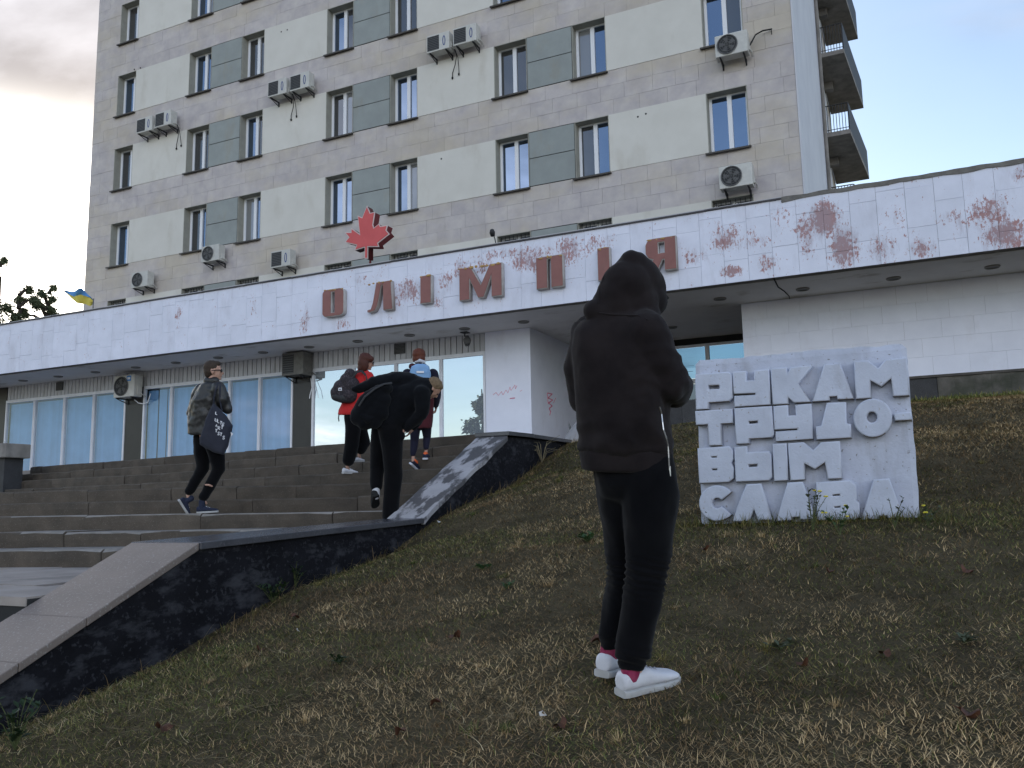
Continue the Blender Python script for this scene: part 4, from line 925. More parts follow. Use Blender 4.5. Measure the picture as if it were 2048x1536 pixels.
e1 = onY(186, 599, 19.2 + .16 * math.sin(9 * 1.3)); m = MB(); m.tube([(e1.x + .02, e1.y, ZF - .12), (e1.x + .02, e1.y, e1.z + .03)], .018, 8); m.build('pole', M_BLADE, fl)

p = onY(988, 470, YF + .35); sl_ = thing('security_lamp', (p.x, YF + .35, ZF), 'small black lamp on a bent stalk above the canopy edge', 'lamp')
m = MB(); m.tube([(p.x + .14, YF + .35, ZF - .1), (p.x + .06, YF + .34, ZF + .1), (p.x + .03, YF + .33, p.z - .1), (p.x, YF + .33, p.z)], .012, 6); m.build('stalk', M_CABLE, sl_)
m = MB(); m.tube([(p.x - .03, YF + .35, p.z - .02), (p.x - .02, YF + .30, p.z + .05), (p.x, YF + .25, p.z + .09)], [.05, .065, .045], 10); m.build('lamp_head', M_IRON, sl_, smooth=True)
p = onY(933, 668, 18.1); fl2 = thing('floodlight', (p.x, 18.1, ZS), 'wire caged floodlight hanging under the canopy above the shop cladding', 'lamp')
m = MB(); m.tube([(p.x - .05, 18.1, ZS - .002), (p.x - .05, 18.1, ZS - .1), (p.x + .03, 18.05, ZS - .16)], .014, 6); m.box(p.x - .13, p.x + .05, 18.0, 18.2, ZS - .022, ZS - .003); m.build('bracket', M_IRON, fl2)
m = MB(); m.tube([(p.x + .03, 18.08, ZS - .13), (p.x + .07, 18.0, ZS - .24), (p.x + .11, 17.93, ZS - .33)], [.05, .1, .07], 12); m.build('lamp_head', M_BLADE, fl2, smooth=True)
m = MB()
for q in range(6): a0 = q * math.pi / 3; m.tube([(p.x + .05 + .1 * math.cos(a0), 18.02 + .06 * math.sin(a0), ZS - .18), (p.x + .13 + .05 * math.cos(a0), 17.9, ZS - .40 + .03 * math.sin(a0))], .005, 5)
m.build('wire_cage', M_IRON, fl2)
a, b = at(-60, 522, 55), at(164, 529, 40); m = MB(); m.tube([a, a.lerp(b, .5) - Vector((0, 0, .25)), b], .018, 5); tag(m.build('overhead_cable', M_CABLE), 'thin overhead cable crossing the white sky left of the tower', 'cable')

# ------------------------------------------------------------------ boulder beside the pier
bo = MB(); bm_ = bmesh.new(); bmesh.ops.create_icosphere(bm_, subdivisions=4, radius=1.0)
vs = []
for v in bm_.verts:
    d = v.co.normalized(); z = max(d.z, -.4); taper = 1 - .62 * max(z, 0) ** .9
    n_ = .10 * mnoise.noise(d * 1.8) + .05 * mnoise.noise(d * 5) + .02 * mnoise.noise(d * 13)
    vs.append((-4.62 + (1.08 + n_) * d.x * taper, 14.3 + (.7 + n_) * d.y * taper, 1.0 + (1.22 + n_) * z))
bo.add(vs, [tuple(v.index for v in f.verts) for f in bm_.faces]); bm_.free()
tag(bo.build('boulder', M_ROCK, smooth=True), 'pale pitted boulder at the top of the bank between wall cap and hooded person', 'rock')
# ------------------------------------------------------------------ people
def cloth_mat(name, c, c2=None, rough=.9, bump=.25, bscale=220, sheen=.08, scale=6):
    return mat(name, c, c2, scale=scale, rough=rough, bump=bump, bscale=bscale, sheen=sheen, spec=.04, bdist=.002)
M_SKIN = mat('skin', (.50, .30, .225), (.44, .255, .19), scale=9, rough=.55, bump=.05, bscale=90, bdist=.002)
M_HOOD = cloth_mat('charcoal hoodie jersey', (.0225, .0180, .0185), (.0125, .0100, .0108))
M_JEAN = cloth_mat('black washed trousers', (.0062, .0062, .0075), (.0035, .0035, .0045))
M_BLACK = cloth_mat('black cloth', (.006, .006, .007), (.004, .004, .005))
M_BLKJ = cloth_mat('black jacket cloth', (.007, .0075, .0095), (.005, .0055, .007), rough=.8)
M_LEATHER = mat('black leather', (.022, .021, .020), (.014, .0135, .013), scale=7, rough=.42, bump=.35, bscale=38, spec=.5, bdist=.01)
M_TOTE = cloth_mat('dark blue grey cotton', (.040, .042, .056), (.032, .034, .046))
M_RED = cloth_mat('red jacket nylon', (.55, .035, .035), (.46, .028, .03), rough=.65)
M_MAROON = cloth_mat('maroon wool', (.085, .022, .028), (.065, .018, .022))
M_NAVY = cloth_mat('navy jersey', (.022, .022, .038), (.017, .017, .03))
M_LBLUE = cloth_mat('light blue backpack cloth', (.24, .40, .62), (.19, .33, .54))
M_SHOEW = mat('white shoe leather', (.66, .66, .70), (.56, .56, .60), scale=10, rough=.55, bump=.1, bscale=60)
M_SOLEW = mat('off white sole', (.46, .46, .46), (.36, .35, .34), scale=12, rough=.7)
M_LACE = mat('grey lace', (.36, .36, .40), rough=.8)
M_SOLEB = mat('black rubber', (.014, .014, .014), rough=.8)
M_CANV = mat('navy canvas', (.022, .028, .055), (.016, .02, .04), scale=12, rough=.85)
M_ORANGE = mat('orange trim', (.75, .14, .04), rough=.7)
M_SOCKM = mat('magenta sock', (.22, .012, .06), (.30, .05, .10), scale=35, rough=.9)
M_SOCKW = mat('white sock', (.55, .55, .58), rough=.9)
M_HAIRB = mat('short brown hair', (.055, .036, .024), (.030, .02, .014), scale=60, rough=.7, bump=.6, bscale=160, bdist=.004)
M_HAIRF = mat('fair brown hair', (.21, .145, .085), (.12, .08, .048), scale=60, rough=.7, bump=.6, bscale=160, bdist=.004)
M_HAIRR = mat('auburn hair', (.13, .032, .014), (.075, .02, .010), scale=50, rough=.6, bump=.6, bscale=140, bdist=.004)
M_HAIRD = mat('dark auburn hair', (.085, .024, .014), (.045, .014, .010), scale=50, rough=.6, bump=.6, bscale=140, bdist=.004)
M_ZIP = mat('silver zip', (.55, .55, .55), rough=.3, metal=.9)
M_LENS = mat('dark lens', (.008, .008, .01), rough=.1, spec=.6)
M_WPRINT = mat('white print', (.72, .72, .75), rough=.8)
M_EYE = mat('eye', (.02, .015, .012), rough=.2)
def pattern_mat():
    m = mat('speckled dark backpack cloth', (.030, .026, .030), (.022, .02, .024), scale=6, rough=.85, speck=(.10, .075, .085), spscale=75, spthr=(.55, .6)); return m
M_PACK = pattern_mat()

def bake(mb, voxel, smooth, disp=None, name='m'):
    me = mb.mesh(name, M_SKIN); o = bpy.data.objects.new('tmp', me); COL.objects.link(o)
    r = o.modifiers.new('r', 'REMESH'); r.mode = 'VOXEL'; r.voxel_size = voxel
    if smooth: s_ = o.modifiers.new('s', 'SMOOTH'); s_.factor = .5; s_.iterations = smooth
    dg = bpy.context.evaluated_depsgraph_get(); out = bpy.data.meshes.new_from_object(o.evaluated_get(dg))
    bpy.data.objects.remove(o); bpy.data.meshes.remove(me)
    if disp:
        n = len(out.vertices); co = np.empty(n * 3); no = np.empty(n * 3); out.vertices.foreach_get('co', co); out.vertices.foreach_get('normal', no)
        co = co.reshape(-1, 3); no = no.reshape(-1, 3); d = np.array([disp(Vector(c)) for c in co]); co += no * d[:, None]; out.vertices.foreach_set('co', co.ravel())
    out.polygons.foreach_set('use_smooth', [True] * len(out.polygons)); out.update(); out.name = name
    return out
def garment(name, mb, m, parent, voxel=.012, smooth=3, disp=None, label=None):
    me = bake(mb, voxel, smooth, disp, name); me.materials.clear(); me.materials.append(m); return link(me, name, parent, label=label)

def ellipse_loft(mb, rings, n=28, ex=2.4):
    """rings: (centre, half side vector, half depth vector)"""
    vs = []; fs = []
    for c, a, b in rings:
        for k in range(n):
            th = 2 * math.pi * k / n; ct, st = math.cos(th), math.sin(th)
            vs.append(c + a * (abs(ct) ** (2 / ex) * (1 if ct >= 0 else -1)) + b * (abs(st) ** (2 / ex) * (1 if st >= 0 else -1)))
    for i in range(len(rings) - 1):
        for k in range(n): fs.append((i * n + k, i * n + (k + 1) % n, (i + 1) * n + (k + 1) % n, (i + 1) * n + k))
    fs.append(tuple(range(n))[::-1]); fs.append(tuple((len(rings) - 1) * n + k for k in range(n)))
    return mb.add(vs, fs)
def limb(mb, pts):
    """pts: (position, radius): tapered, rounded at the joints"""
    P = [Vector(p) for p, r in pts]; Rr = [r for p, r in pts]
    mb.tube(P, Rr, 14)
    for p, r in zip(P, Rr): mb.ball(p, r, 12, 8)
    return mb
def hand(mb, wrist, fwd, nrm, s=1.0, curl=.5, side=1):
    """palm, four unequal bent fingers and a thumb leaving the side of the palm; nrm = back of the hand"""
    f = fwd.normalized(); n_ = (nrm - f * nrm.dot(f)).normalized(); a = f.cross(n_) * side
    limb(mb, [(wrist, .026 * s), (wrist + f * .035 * s, .024 * s)])
    for q in (-1.3, -.45, .45, 1.3): limb(mb, [(wrist + f * .02 * s + a * q * .012 * s, .016 * s), (wrist + f * .088 * s + a * q * .0185 * s, .0125 * s)])
    for q, ln in ((-1.3, .060), (-.45, .074), (.45, .080), (1.3, .070)):
        p = wrist + f * .09 * s + a * q * .0195 * s; d = f; pts = [(p, .0098 * s)]
        for j in range(3):
            ang = curl * (.55 + .25 * j); d = (d * math.cos(ang) - n_ * math.sin(ang)).normalized(); p = p + d * ln * s * (.42, .32, .26)[j]; pts.append((p, (.0094, .0086, .0074)[j] * s))
        limb(mb, pts)
    p0 = wrist + f * .028 * s + a * .020 * s; d = (f * .55 + a * .75 - n_ * .35).normalized(); p1 = p0 + d * .042 * s; d2 = (f * .85 + a * .25 - n_ * .4).normalized(); p2 = p1 + d2 * .034 * s
    limb(mb, [(p0, .014 * s), (p1, .0115 * s), (p2, .0095 * s), (p2 + (d2 - n_ * .3) * .02 * s, .008 * s)])
def head(mb, c, f, u, s=1.0):
    """skull, face, nose, lips, brow, ears; c centre of the skull, f face direction, u up"""
    f = f.normalized(); u = (u - f * u.dot(f)).normalized(); r = f.cross(u); Mx = Matrix((f, r, u)).transposed()
    B = lambda x, y, z, rx, ry, rz: mb.ball(c + f * x * s + r * y * s + u * z * s, Vector((rx, ry, rz)) * s, 14, 10, Mx)
    B(-.012, 0, .03, .098, .076, .092); B(.03, 0, -.03, .062, .060, .082); B(.042, 0, -.078, .040, .042, .036); B(.062, 0, .022, .032, .052, .020)
    limb(mb, [(c + f * .088 * s + u * .008 * s, .009 * s), (c + f * .108 * s - u * .028 * s, .0135 * s)])
    limb(mb, [(c + f * .090 * s + r * .014 * s - u * .058 * s, .0075 * s), (c + f * .094 * s - u * .058 * s, .009 * s), (c + f * .090 * s - r * .014 * s - u * .058 * s, .0075 * s)])
    B(.078, 0, -.092, .018, .020, .016)
    for q in (-1, 1): B(.070, .030 * q, -.012, .018, .020, .018); B(-.008, .078 * q, -.012, .020, .009, .032)
    return Mx
def eyes(parent, c, f, u, s=1.0):
    f = f.normalized(); u = (u - f * u.dot(f)).normalized(); r = f.cross(u)
    for q in (-1, 1):
        m = MB(); m.ball(c + f * .083 * s + r * .031 * q * s + u * .004 * s, .011 * s, 8, 6); m.build('eye', M_EYE, parent, smooth=True)
def shoe(parent, heel, toe, up, s=1.0, upper=M_SHOEW, sole=M_SOLEW, high=False, laces=None, trim=None, lift=0.0):
    """heel/toe: sole points on the ground"""
    heel, toe = Vector(heel), Vector(toe); f = (toe - heel).normalized(); u = (up - f * up.dot(f)).normalized(); r = f.cross(u); Lh = (toe - heel).length
    prof = [(0.0, .031, .078), (.05, .039, .096), (.16, .041, .088), (.28, .040, .092), (.40, .042, .094), (.52, .046, .080), (.66, .050, .068), (.80, .050, .058), (.92, .043, .050), (1.0, .022, .036)]
    k = Lh / .29
    rings = []
    for (t_, hw, h_) in prof:
        hh_ = (h_ - .022) * k; cc = heel + f * (t_ * Lh) + u * (.022 * k + hh_ * .5); rings.append((cc, r * hw * k, u * hh_ * .5))
    m = MB(); ellipse_loft(m, rings, 20, 2.6)
    if high: limb(m, [(heel + f * .07 * k + u * .08 * k, .042 * k), (heel + f * .075 * k + u * .16 * k, .044 * k)])
    so_ = garment('shoe', m, upper, parent, .006, 2)
    m = MB(); rings = [(heel + f * (t_ * Lh) + u * .013 * k, r * (hw + .004) * k, u * .015 * k) for (t_, hw, h_) in prof]; ellipse_loft(m, rings, 20, 5); m.build('sole', sole, so_, smooth=False)
    if laces:
        m = MB()
        for i in range(4):
            t_ = .36 + .075 * i; hh_ = np.interp(t_, [p[0] for p in prof], [p[2] for p in prof]) * k + .002
            m.tube([heel + f * t_ * Lh + r * .024 * k + u * (hh_ - .014 * k), heel + f * (t_ + .02) * Lh + u * hh_, heel + f * t_ * Lh - r * .024 * k + u * (hh_ - .014 * k)], .004 * k, 5)
        m.build('laces', laces, so_)
    if trim:
        m = MB(); limb(m, [(heel + f * .03 * k + u * .085 * k, .034 * k), (heel + f * .09 * k + u * .085 * k, .036 * k)]); garment('collar_trim', m, trim, so_, .008, 1)
    return so_
def basic_body(name, J, label, s=1.0, hands=True, voxel=.009):
    """one continuous body mesh under the clothes from a joint table"""
    m = MB()
    limb(m, [(J['hipL'], .055 * s), (J['hipR'], .055 * s)]); limb(m, [(J['pelvis'], .075 * s), (J['waist'], .075 * s), (J['chest'], .085 * s), (J['neck'], .050 * s)])
    limb(m, [(J['shL'], .040 * s), (J['neck'] * .6 + J['chest'] * .4, .05 * s), (J['shR'], .040 * s)])
    limb(m, [(J['neck'], .050 * s), (J['head'] - J['hu'] * .07 * s - J['hf'] * .01, .050 * s)])
    head(m, J['head'], J['hf'], J['hu'], s)
    for q in 'LR':
        limb(m, [(J['sh' + q], .040 * s), (J['el' + q], .030 * s), (J['wr' + q], .025 * s)])
        limb(m, [(J['hip' + q], .050 * s), (J['kn' + q], .031 * s), (J['an' + q], .024 * s)])
        limb(m, [(J['an' + q], .024 * s), (J['an' + q].lerp(J['toe' + q], .35) - UP * .012, .014 * s)])
        if hands:
            f = J.get('hd' + q, (J['wr' + q] - J['el' + q]).normalized()); hand(m, J['wr' + q], f, J.get('hn' + q, Vector((0, 0, 1))), s, J.get('curl' + q, .6), 1 if q == 'L' else -1)
    me = bake(m, voxel, 2, None, name); me.materials.clear(); me.materials.append(M_SKIN)
    o = link(me, name); tag(o, label, 'person'); eyes(o, J['head'], J['hf'], J['hu'], s); return o
def folds(fr, amp, vec, seed=0.0):
    return lambda v: amp * mnoise.noise(Vector((v.x * vec[0] * fr + seed, v.y * vec[1] * fr, v.z * vec[2] * fr)))

# ---- the tall hooded person, seen from behind
D0 = 3.45
def A0(x, y, dd=0.0): return at(x, y, D0 + dd)
PX = D0 / FPX
hd_f = (RIGHT * .72 + FWD * .55 - UP * .42).normalized(); hd_u = (UP * .85 + RIGHT * .36 + FWD * .28).normalized()
J = dict(pelvis=A0(1262, 940, .03), waist=A0(1250, 860, .03), chest=A0(1240, 730, .03), neck=A0(1245, 625, .04), head=A0(1268, 572, .08), hf=hd_f, hu=hd_u,
         shL=A0(1180, 672, .10), elL=A0(1172, 790, .17), wrL=A0(1268, 792, .34), shR=A0(1296, 660, -.07), elR=A0(1332, 766, -.03), wrR=A0(1346, 780, .16),
         hipL=A0(1232, 960, .10), knL=A0(1238, 1130, .13), anL=A0(1216, 1300, .10), toeL=A0(1250, 1340, .22), hipR=A0(1300, 960, -.02), knR=A0(1296, 1140, -.04), anR=A0(1262, 1335, -.05), toeR=A0(1330, 1362, .0),
         hdL=(RIGHT * .3 + FWD * .9), hdR=(RIGHT * .1 + FWD * .9 + UP * .1), hnL=UP * -1 + RIGHT * .1, hnR=UP * -1 + RIGHT * .2, curlL=1.0, curlR=1.0)
hp = basic_body('person', J, 'tall person in a black hooded top seen from behind, head bowed, standing on the grass', 1.0)
m = MB()
tor = [(628, 1212, 1284, .00, .075), (642, 1180, 1310, .01, .105), (664, 1156, 1322, .015, .125), (700, 1146, 1326, .02, .14), (760, 1151, 1329, .025, .148), (820, 1157, 1332, .03, .15), (880, 1163, 1337, .03, .148), (897, 1165, 1339, .03, .145)]
tw = Vector(RIGHT) - FWD * .30
ellipse_loft(m, [(A0((l + r) / 2, y, dd + .02), (RIGHT - FWD * .28) * ((r - l) / 2 * PX), (FWD + RIGHT * .28) * hd_) for (y, l, r, dd, hd_) in tor], 36, 2.5)
limb(m, [(A0(1182, 672, .09), .082), (A0(1166, 735, .13), .078), (A0(1176, 793, .17), .070), (A0(1225, 800, .27), .058), (A0(1262, 793, .33), .046)])
limb(m, [(A0(1290, 664, -.05), .088), (A0(1312, 715, -.05), .080), (A0(1336, 768, -.03), .072), (A0(1347, 776, .08), .062), (A0(1352, 777, .17), .052), (A0(1357, 777, .24), .043)])
# hood over the bowed head
for (x, y, dd, r) in [(1254, 572, .03, 49), (1274, 562, .07, 46), (1261, 546, .05, 36), (1268, 534, .05, 29), (1262, 526, .03, 23), (1292, 575, .10, 39), (1236, 592, .02, 40), (1216, 612, .03, 31), (1297, 600, .08, 36), (1270, 606, .04, 46), (1240, 610, .02, 42), (1306, 586, .13, 25)]: m.ball(A0(x, y, dd), r * PX, 14, 9)
for (x, y, r) in [(1192, 622, 22), (1210, 630, 26), (1240, 632, 26), (1275, 634, 26), (1300, 632, 22)]: m.ball(A0(x, y, .0), r * PX, 12, 8)
def ridge(p): return 1 - 2 * abs(mnoise.noise(p))
def hdisp(v):
    a = v.dot(RIGHT); h = v.z
    body = 1.0 if h < A0(1240, 640).z else .55
    # long soft drapes falling from the shoulders, creases pulling to the elbow and bunching over the hem
    d = .019 * ridge(Vector((a * 6.2 + h * 1.9, v.dot(FWD) * 4, h * 1.3))) + .010 * mnoise.noise(Vector((a * 9, v.dot(FWD) * 9, h * 3)))
    hm = math.exp(-((h - A0(1250, 880).z) / .06) ** 2); d += hm * .012 * ridge(Vector((a * 11, 3.3, h * 16)))
    el = math.exp(-((v - A0(1335, 768, -.03)).length / .16) ** 2); d += el * .016 * ridge(Vector((a * 13, v.dot(FWD) * 9, h * 17)))
    return body * d + .002 * mnoise.noise(Vector((v.x * 40, v.y * 40, v.z * 26)))
hood = garment('hooded_top', m, M_HOOD, hp, .010, 4, hdisp)
m = MB()
hem = [(896, 1163, 1341, .03, .146), (902, 1161, 1343, .03, .15), (918, 1163, 1343, .03, .152), (936, 1166, 1343, .03, .15), (939, 1168, 1341, .03, .14)]
ellipse_loft(m, [(A0((l + r) / 2, y, dd + .02), (RIGHT - FWD * .28) * ((r - l) / 2 * PX), (FWD + RIGHT * .28) * hd_) for (y, l, r, dd, hd_) in hem], 36, 2.5)
garment('ribbed_hem', m, M_HOOD, hp, .008, 2, lambda v: .0025 * mnoise.noise(Vector((v.x * 20, v.y * 20, v.z * 4))))
# side zip, laid on the cloth surface
dgr = bpy.context.evaluated_depsgraph_get()
from mathutils.bvhtree import BVHTree
bv = BVHTree.FromPolygons([v.co.copy() for v in hood.data.vertices], [tuple(p.vertices) for p in hood.data.polygons])
zp = []
for (x, y) in [(1319, 814), (1323, 828), (1325, 845), (1327, 860), (1333, 878), (1336, 893)]:
    d = ray(x, y).normalized(); hit = bv.ray_cast(Vector((0, 0, 0)), d)
    zp.append((hit[0] - d * .002) if hit[0] else A0(x, y, -.12))
zp += [zp[-1] + (A0(1337, 915) - A0(1336, 893)) + FWD * -.004, zp[-1] + (A0(1338, 936) - A0(1336, 893)) + FWD * -.004]
m = MB(); m.tube(zp, .0035, 6); z_ = m.build('side_zip', M_ZIP, hp)
m = MB(); e_ = zp[-1]; m.box(-.006, .006, -.003, .003, -.03, .01, Matrix.Translation(e_)); m.build('zip_pull', M_ZIP, z_)
# hood seam
sm = []
for (x, y) in [(1196, 607), (1199, 580), (1207, 555), (1220, 535), (1238, 518)]:
    d = ray(x, y).normalized(); hit = bv.ray_cast(Vector((0, 0, 0)), d)
    if hit[0]: sm.append(hit[0] - d * .001)
sm2 = []
for (x, y) in [(1198, 626), (1220, 629), (1250, 630), (1276, 631), (1296, 640)]:
    d = ray(x, y).normalized(); hit = bv.ray_cast(Vector((0, 0, 0)), d)
    if hit[0]: sm2.append(hit[0] - d * .001)
m = MB(); m.tube(sm, .003, 5) if len(sm) > 2 else None; 
if len(sm) > 2: m.build('hood_seam', M_HOOD, hp)
m = MB()
if len(sm2) > 2: m.tube(sm2, .0035, 5); m.build('collar_seam', M_HOOD, hp)
# cap peak poking out of the hood
m = MB(); ellipse_loft(m, [(A0(1302, 583, .14), FWD * .055, UP * .006), (A0(1318, 588, .19), FWD * .07, UP * .006), (A0(1330, 594, .22), FWD * .062, UP * .006), (A0(1336, 598, .24), FWD * .035, UP * .005)], 18, 2.2)
garment('cap_peak', m, M_BLACK, hp, .006, 2)
# trousers
m = MB()
nearleg = [(905, 1262, 1338, -.01, .085), (935, 1246, 1345, -.015, .105), (975, 1246, 1350, -.02, .112), (1020, 1252, 1351, -.03, .108), (1060, 1256, 1346, -.035, .098), (1110, 1257, 1336, -.04, .085), (1150, 1257, 1326, -.045, .075), (1200, 1252, 1317, -.05, .072), (1250, 1245, 1307, -.052, .069), (1288, 1239, 1300, -.053, .068), (1310, 1236, 1296, -.053, .068), (1317, 1241, 1286, -.053, .054), (1336, 1243, 1283, -.053, .046)]
farleg = [(905, 1196, 1268, .08, .085), (935, 1192, 1272, .085, .10), (975, 1197, 1270, .09, .105), (1020, 1203, 1266, .10, .10), (1060, 1210, 1264, .11, .092), (1105, 1216, 1262, .12, .08), (1135, 1220, 1261, .125, .075), (1190, 1214, 1257, .12, .07), (1240, 1206, 1250, .115, .068), (1268, 1201, 1245, .11, .066), (1278, 1206, 1236, .11, .053), (1294, 1207, 1233, .11, .046)]
for lg in (nearleg, farleg): ellipse_loft(m, [(A0((l + r) / 2, y, dd), RIGHT * (((r - l) / 2 + 5.0) * PX), FWD * hd_) for (y, l, r, dd, hd_) in lg], 28, 2.2)
ellipse_loft(m, [(A0((l + r) / 2, y, .03), (RIGHT - FWD * .28) * ((r - l) / 2 * PX), (FWD + RIGHT * .28) * hd_) for (y, l, r, hd_) in [(900, 1196, 1340, .10), (935, 1194, 1346, .125), (965, 1197, 1349, .125), (990, 1203, 1345, .10), (1005, 1225, 1330, .07)]], 30, 2.3)
zk = A0(1290, 1150, 0).z
def pdisp(v):
    w_ = math.exp(-((v.z - zk) / .075) ** 2); wa = math.exp(-((v.z - A0(1260, 1310, 0).z) / .05) ** 2)
    f = math.sin((v.z * 1.0 + .25 * v.dot(RIGHT)) * 210 + 3.0 * mnoise.noise(Vector((v.x * 9, v.y * 9, v.z * 14))))
    return (.0060 * w_ + .0032 * wa) * f + .009 * ridge(Vector((v.x * 7, v.y * 7, v.z * 4.2 + v.dot(RIGHT) * 3))) - .004 + .003 * mnoise.noise(Vector((v.x * 24, v.y * 24, v.z * 15)))
garment('trousers', m, M_JEAN, hp, .0085, 3, pdisp)
for q, (a_, b_) in (('R', ((1262, 1336, -.053), (1258, 1356, -.053))), ('L', ((1219, 1292, .11), (1217, 1318, .115)))):
    m = MB(); limb(m, [(A0(*a_), .0385), (A0(*b_), .0385)]); garment('sock', m, M_SOCKM, hp, .008, 1)
shoe(hp, A0(1240, 1393, -.07), A0(1353, 1362, .09), UP, 1.0, M_SHOEW, M_SOLEW, laces=M_LACE)
shoe(hp, A0(1203, 1354, .06), A0(1262, 1335, .30), UP, 1.0, M_SHOEW, M_SOLEW, laces=M_LACE)

# ---- man in a black leather jacket with a tote bag, climbing
D1 = 10.2
def A1(x, y, dd=0.0): return at(x, y, D1 + dd)
P1 = D1 / FPX
hf = (RIGHT * .95 + FWD * .30 - UP * .02).normalized(); hu = UP
J = dict(pelvis=A1(412, 872), waist=A1(408, 845), chest=A1(412, 800), neck=A1(424, 764), head=A1(427, 742, .02), hf=hf, hu=hu,
         shL=A1(401, 775, .14), elL=A1(388, 822, .2), wrL=A1(408, 862, .26), shR=A1(440, 775, -.10), elR=A1(456, 816, -.06), wrR=A1(448, 808, .22),
         hipL=A1(406, 882, .09), knL=A1(408, 938, .13), anL=A1(376, 990, .04), toeL=A1(378, 1020, .0), hipR=A1(424, 882, -.06), knR=A1(437, 938, .02), anR=A1(405, 1000, -.04), toeR=A1(428, 1014, .05),
         hnL=-RIGHT, hnR=UP)
jp = basic_body('person', J, 'short haired man in black leather jacket and sunglasses walking up the stairs', 1.0)
m = MB()
tor = [(762, 412, 434, .02, .06), (767, 403, 443, .02, .09), (778, 394, 446, .02, .115), (800, 384, 444, .02, .13), (825, 378, 441, .02, .13), (848, 376, 438, .02, .13), (868, 377, 436, .02, .13)]
ellipse_loft(m, [(A1((l + r) / 2, y, dd), (RIGHT - FWD * .3) * ((r - l) / 2 * P1), (FWD + RIGHT * .3) * hd_) for (y, l, r, dd, hd_) in tor], 28, 2.4)
limb(m, [(A1(436, 777, -.08), .085), (A1(446, 798, -.09), .078), (A1(455, 817, -.06), .066), (A1(452, 812, .08), .055), (A1(448, 808, .2), .042)])
limb(m, [(A1(402, 778, .12), .08), (A1(389, 808, .17), .07), (A1(383, 826, .2), .062), (A1(393, 846, .23), .052), (A1(406, 860, .26), .043)])
garment('leather_jacket', m, M_LEATHER, jp, .013, 3, lambda v: .016 * mnoise.noise(Vector((v.x * 9, v.y * 9, v.z * 7))) + .007 * mnoise.noise(v * 22))
m = MB(); limb(m, [(A1(416, 762, .03), .055), (A1(430, 762, -.02), .052)]); garment('jacket_collar', m, M_LEATHER, jp, .01, 2)
m = MB()
limb(m, [(A1(406, 874, .08), .115), (A1(404, 905, .10), .098), (A1(406, 936, .12), .077), (A1(392, 960, .08), .066), (A1(379, 982, .04), .056)])
limb(m, [(A1(422, 874, -.03), .115), (A1(432, 905, -.02), .10), (A1(437, 938, .01), .078), (A1(422, 968, -.02), .064), (A1(407, 994, -.04), .056)])
garment('trousers', m, M_BLACK, jp, .013, 3, lambda v: .009 * mnoise.noise(Vector((v.x * 12, v.y * 12, v.z * 9))))
m = MB(); limb(m, [(A1(411, 969.5, -.095), .011), (A1(418, 970, -.10), .013), (A1(424, 972.5, -.075), .011)]); garment('torn_knee', m, M_SKIN, jp, .006, 1)
u_ = (UP * .45 - RIGHT * .75 - FWD * .45).normalized()
shoe(jp, A1(356, 1001, -.03), A1(377, 1034, .06), (RIGHT * .8 + UP * .6 + FWD * .45), 1.0, M_CANV, M_SOLEW, high=True, laces=M_SHOEW)
shoe(jp, A1(393, 1027, -.07), A1(437, 1024, .02), UP, 1.0, M_CANV, M_SOLEW, high=True, laces=M_SHOEW)
m = MB(); r_ = hf.cross(hu); Mx = Matrix((hf, r_, hu)).transposed(); hc = J['head']
for (x, z, rx, ry, rz) in [(-.020, .045, .098, .080, .085), (-.045, .0, .068, .077, .075), (.03, .088, .058, .062, .036), (-.055, -.035, .05, .062, .05)]: m.ball(hc + hf * x + hu * z, (rx, ry, rz), 14, 10, Mx)
garment('hair', m, M_HAIRB, jp, .009, 2, lambda v: .003 * mnoise.noise(v * 70))
m = MB()
for q in (-1, 1): m.ball(hc + hf * .092 + r_ * .030 * q + hu * .006, (.012, .030, .022), 12, 8, Mx); m.tube([hc + hf * .088 + r_ * .060 * q + hu * .012, hc + hf * .04 + r_ * .083 * q + hu * .012, hc - hf * .02 + r_ * .086 * q + hu * .004], .005, 6)
m.tube([hc + hf * .10 + r_ * .008 + hu * .012, hc + hf * .10 - r_ * .008 + hu * .012], .004, 6); m.build('sunglasses', M_LENS, jp, smooth=True)
# tote bag: a thing of its own
tb_ = thing('tote_bag', A1(430, 900, -.2), 'dark grey blue tote bag with white letters hanging beside the leather jacket', 'bag')
m = MB(); outl = [(427, 806), (440, 818), (452, 834), (464, 852), (461, 872), (456, 892), (447, 910), (430, 905), (412, 897), (401, 889), (400, 877), (406, 858), (413, 836)]
pts = [A1(x, y, -.17) for x, y in outl]; cc = sum(pts, Vector()) / len(pts)
vs = []; n_ = len(pts)
for off, sc_ in ((.05, .93), (.025, 1.0), (-.02, 1.0), (-.055, .86), (-.07, .55)): vs += [cc + (p - cc) * sc_ + FWD * off for p in pts]
fs = [(i * n_ + k, i * n_ + (k + 1) % n_, (i + 1) * n_ + (k + 1) % n_, (i + 1) * n_ + k) for i in range(4) for k in range(n_)]; fs += [tuple(range(n_))[::-1], tuple(4 * n_ + k for k in range(n_))]
m.add(vs, fs); tbag = garment('bag_body', m, M_TOTE, tb_, .010, 3, lambda v: .012 * mnoise.noise(Vector((v.x * 8, v.y * 8, v.z * 3))) + .004 * mnoise.noise(v * 20))
bvt = BVHTree.FromPolygons([v.co.copy() for v in tbag.data.vertices], [tuple(p.vertices) for p in tbag.data.polygons])
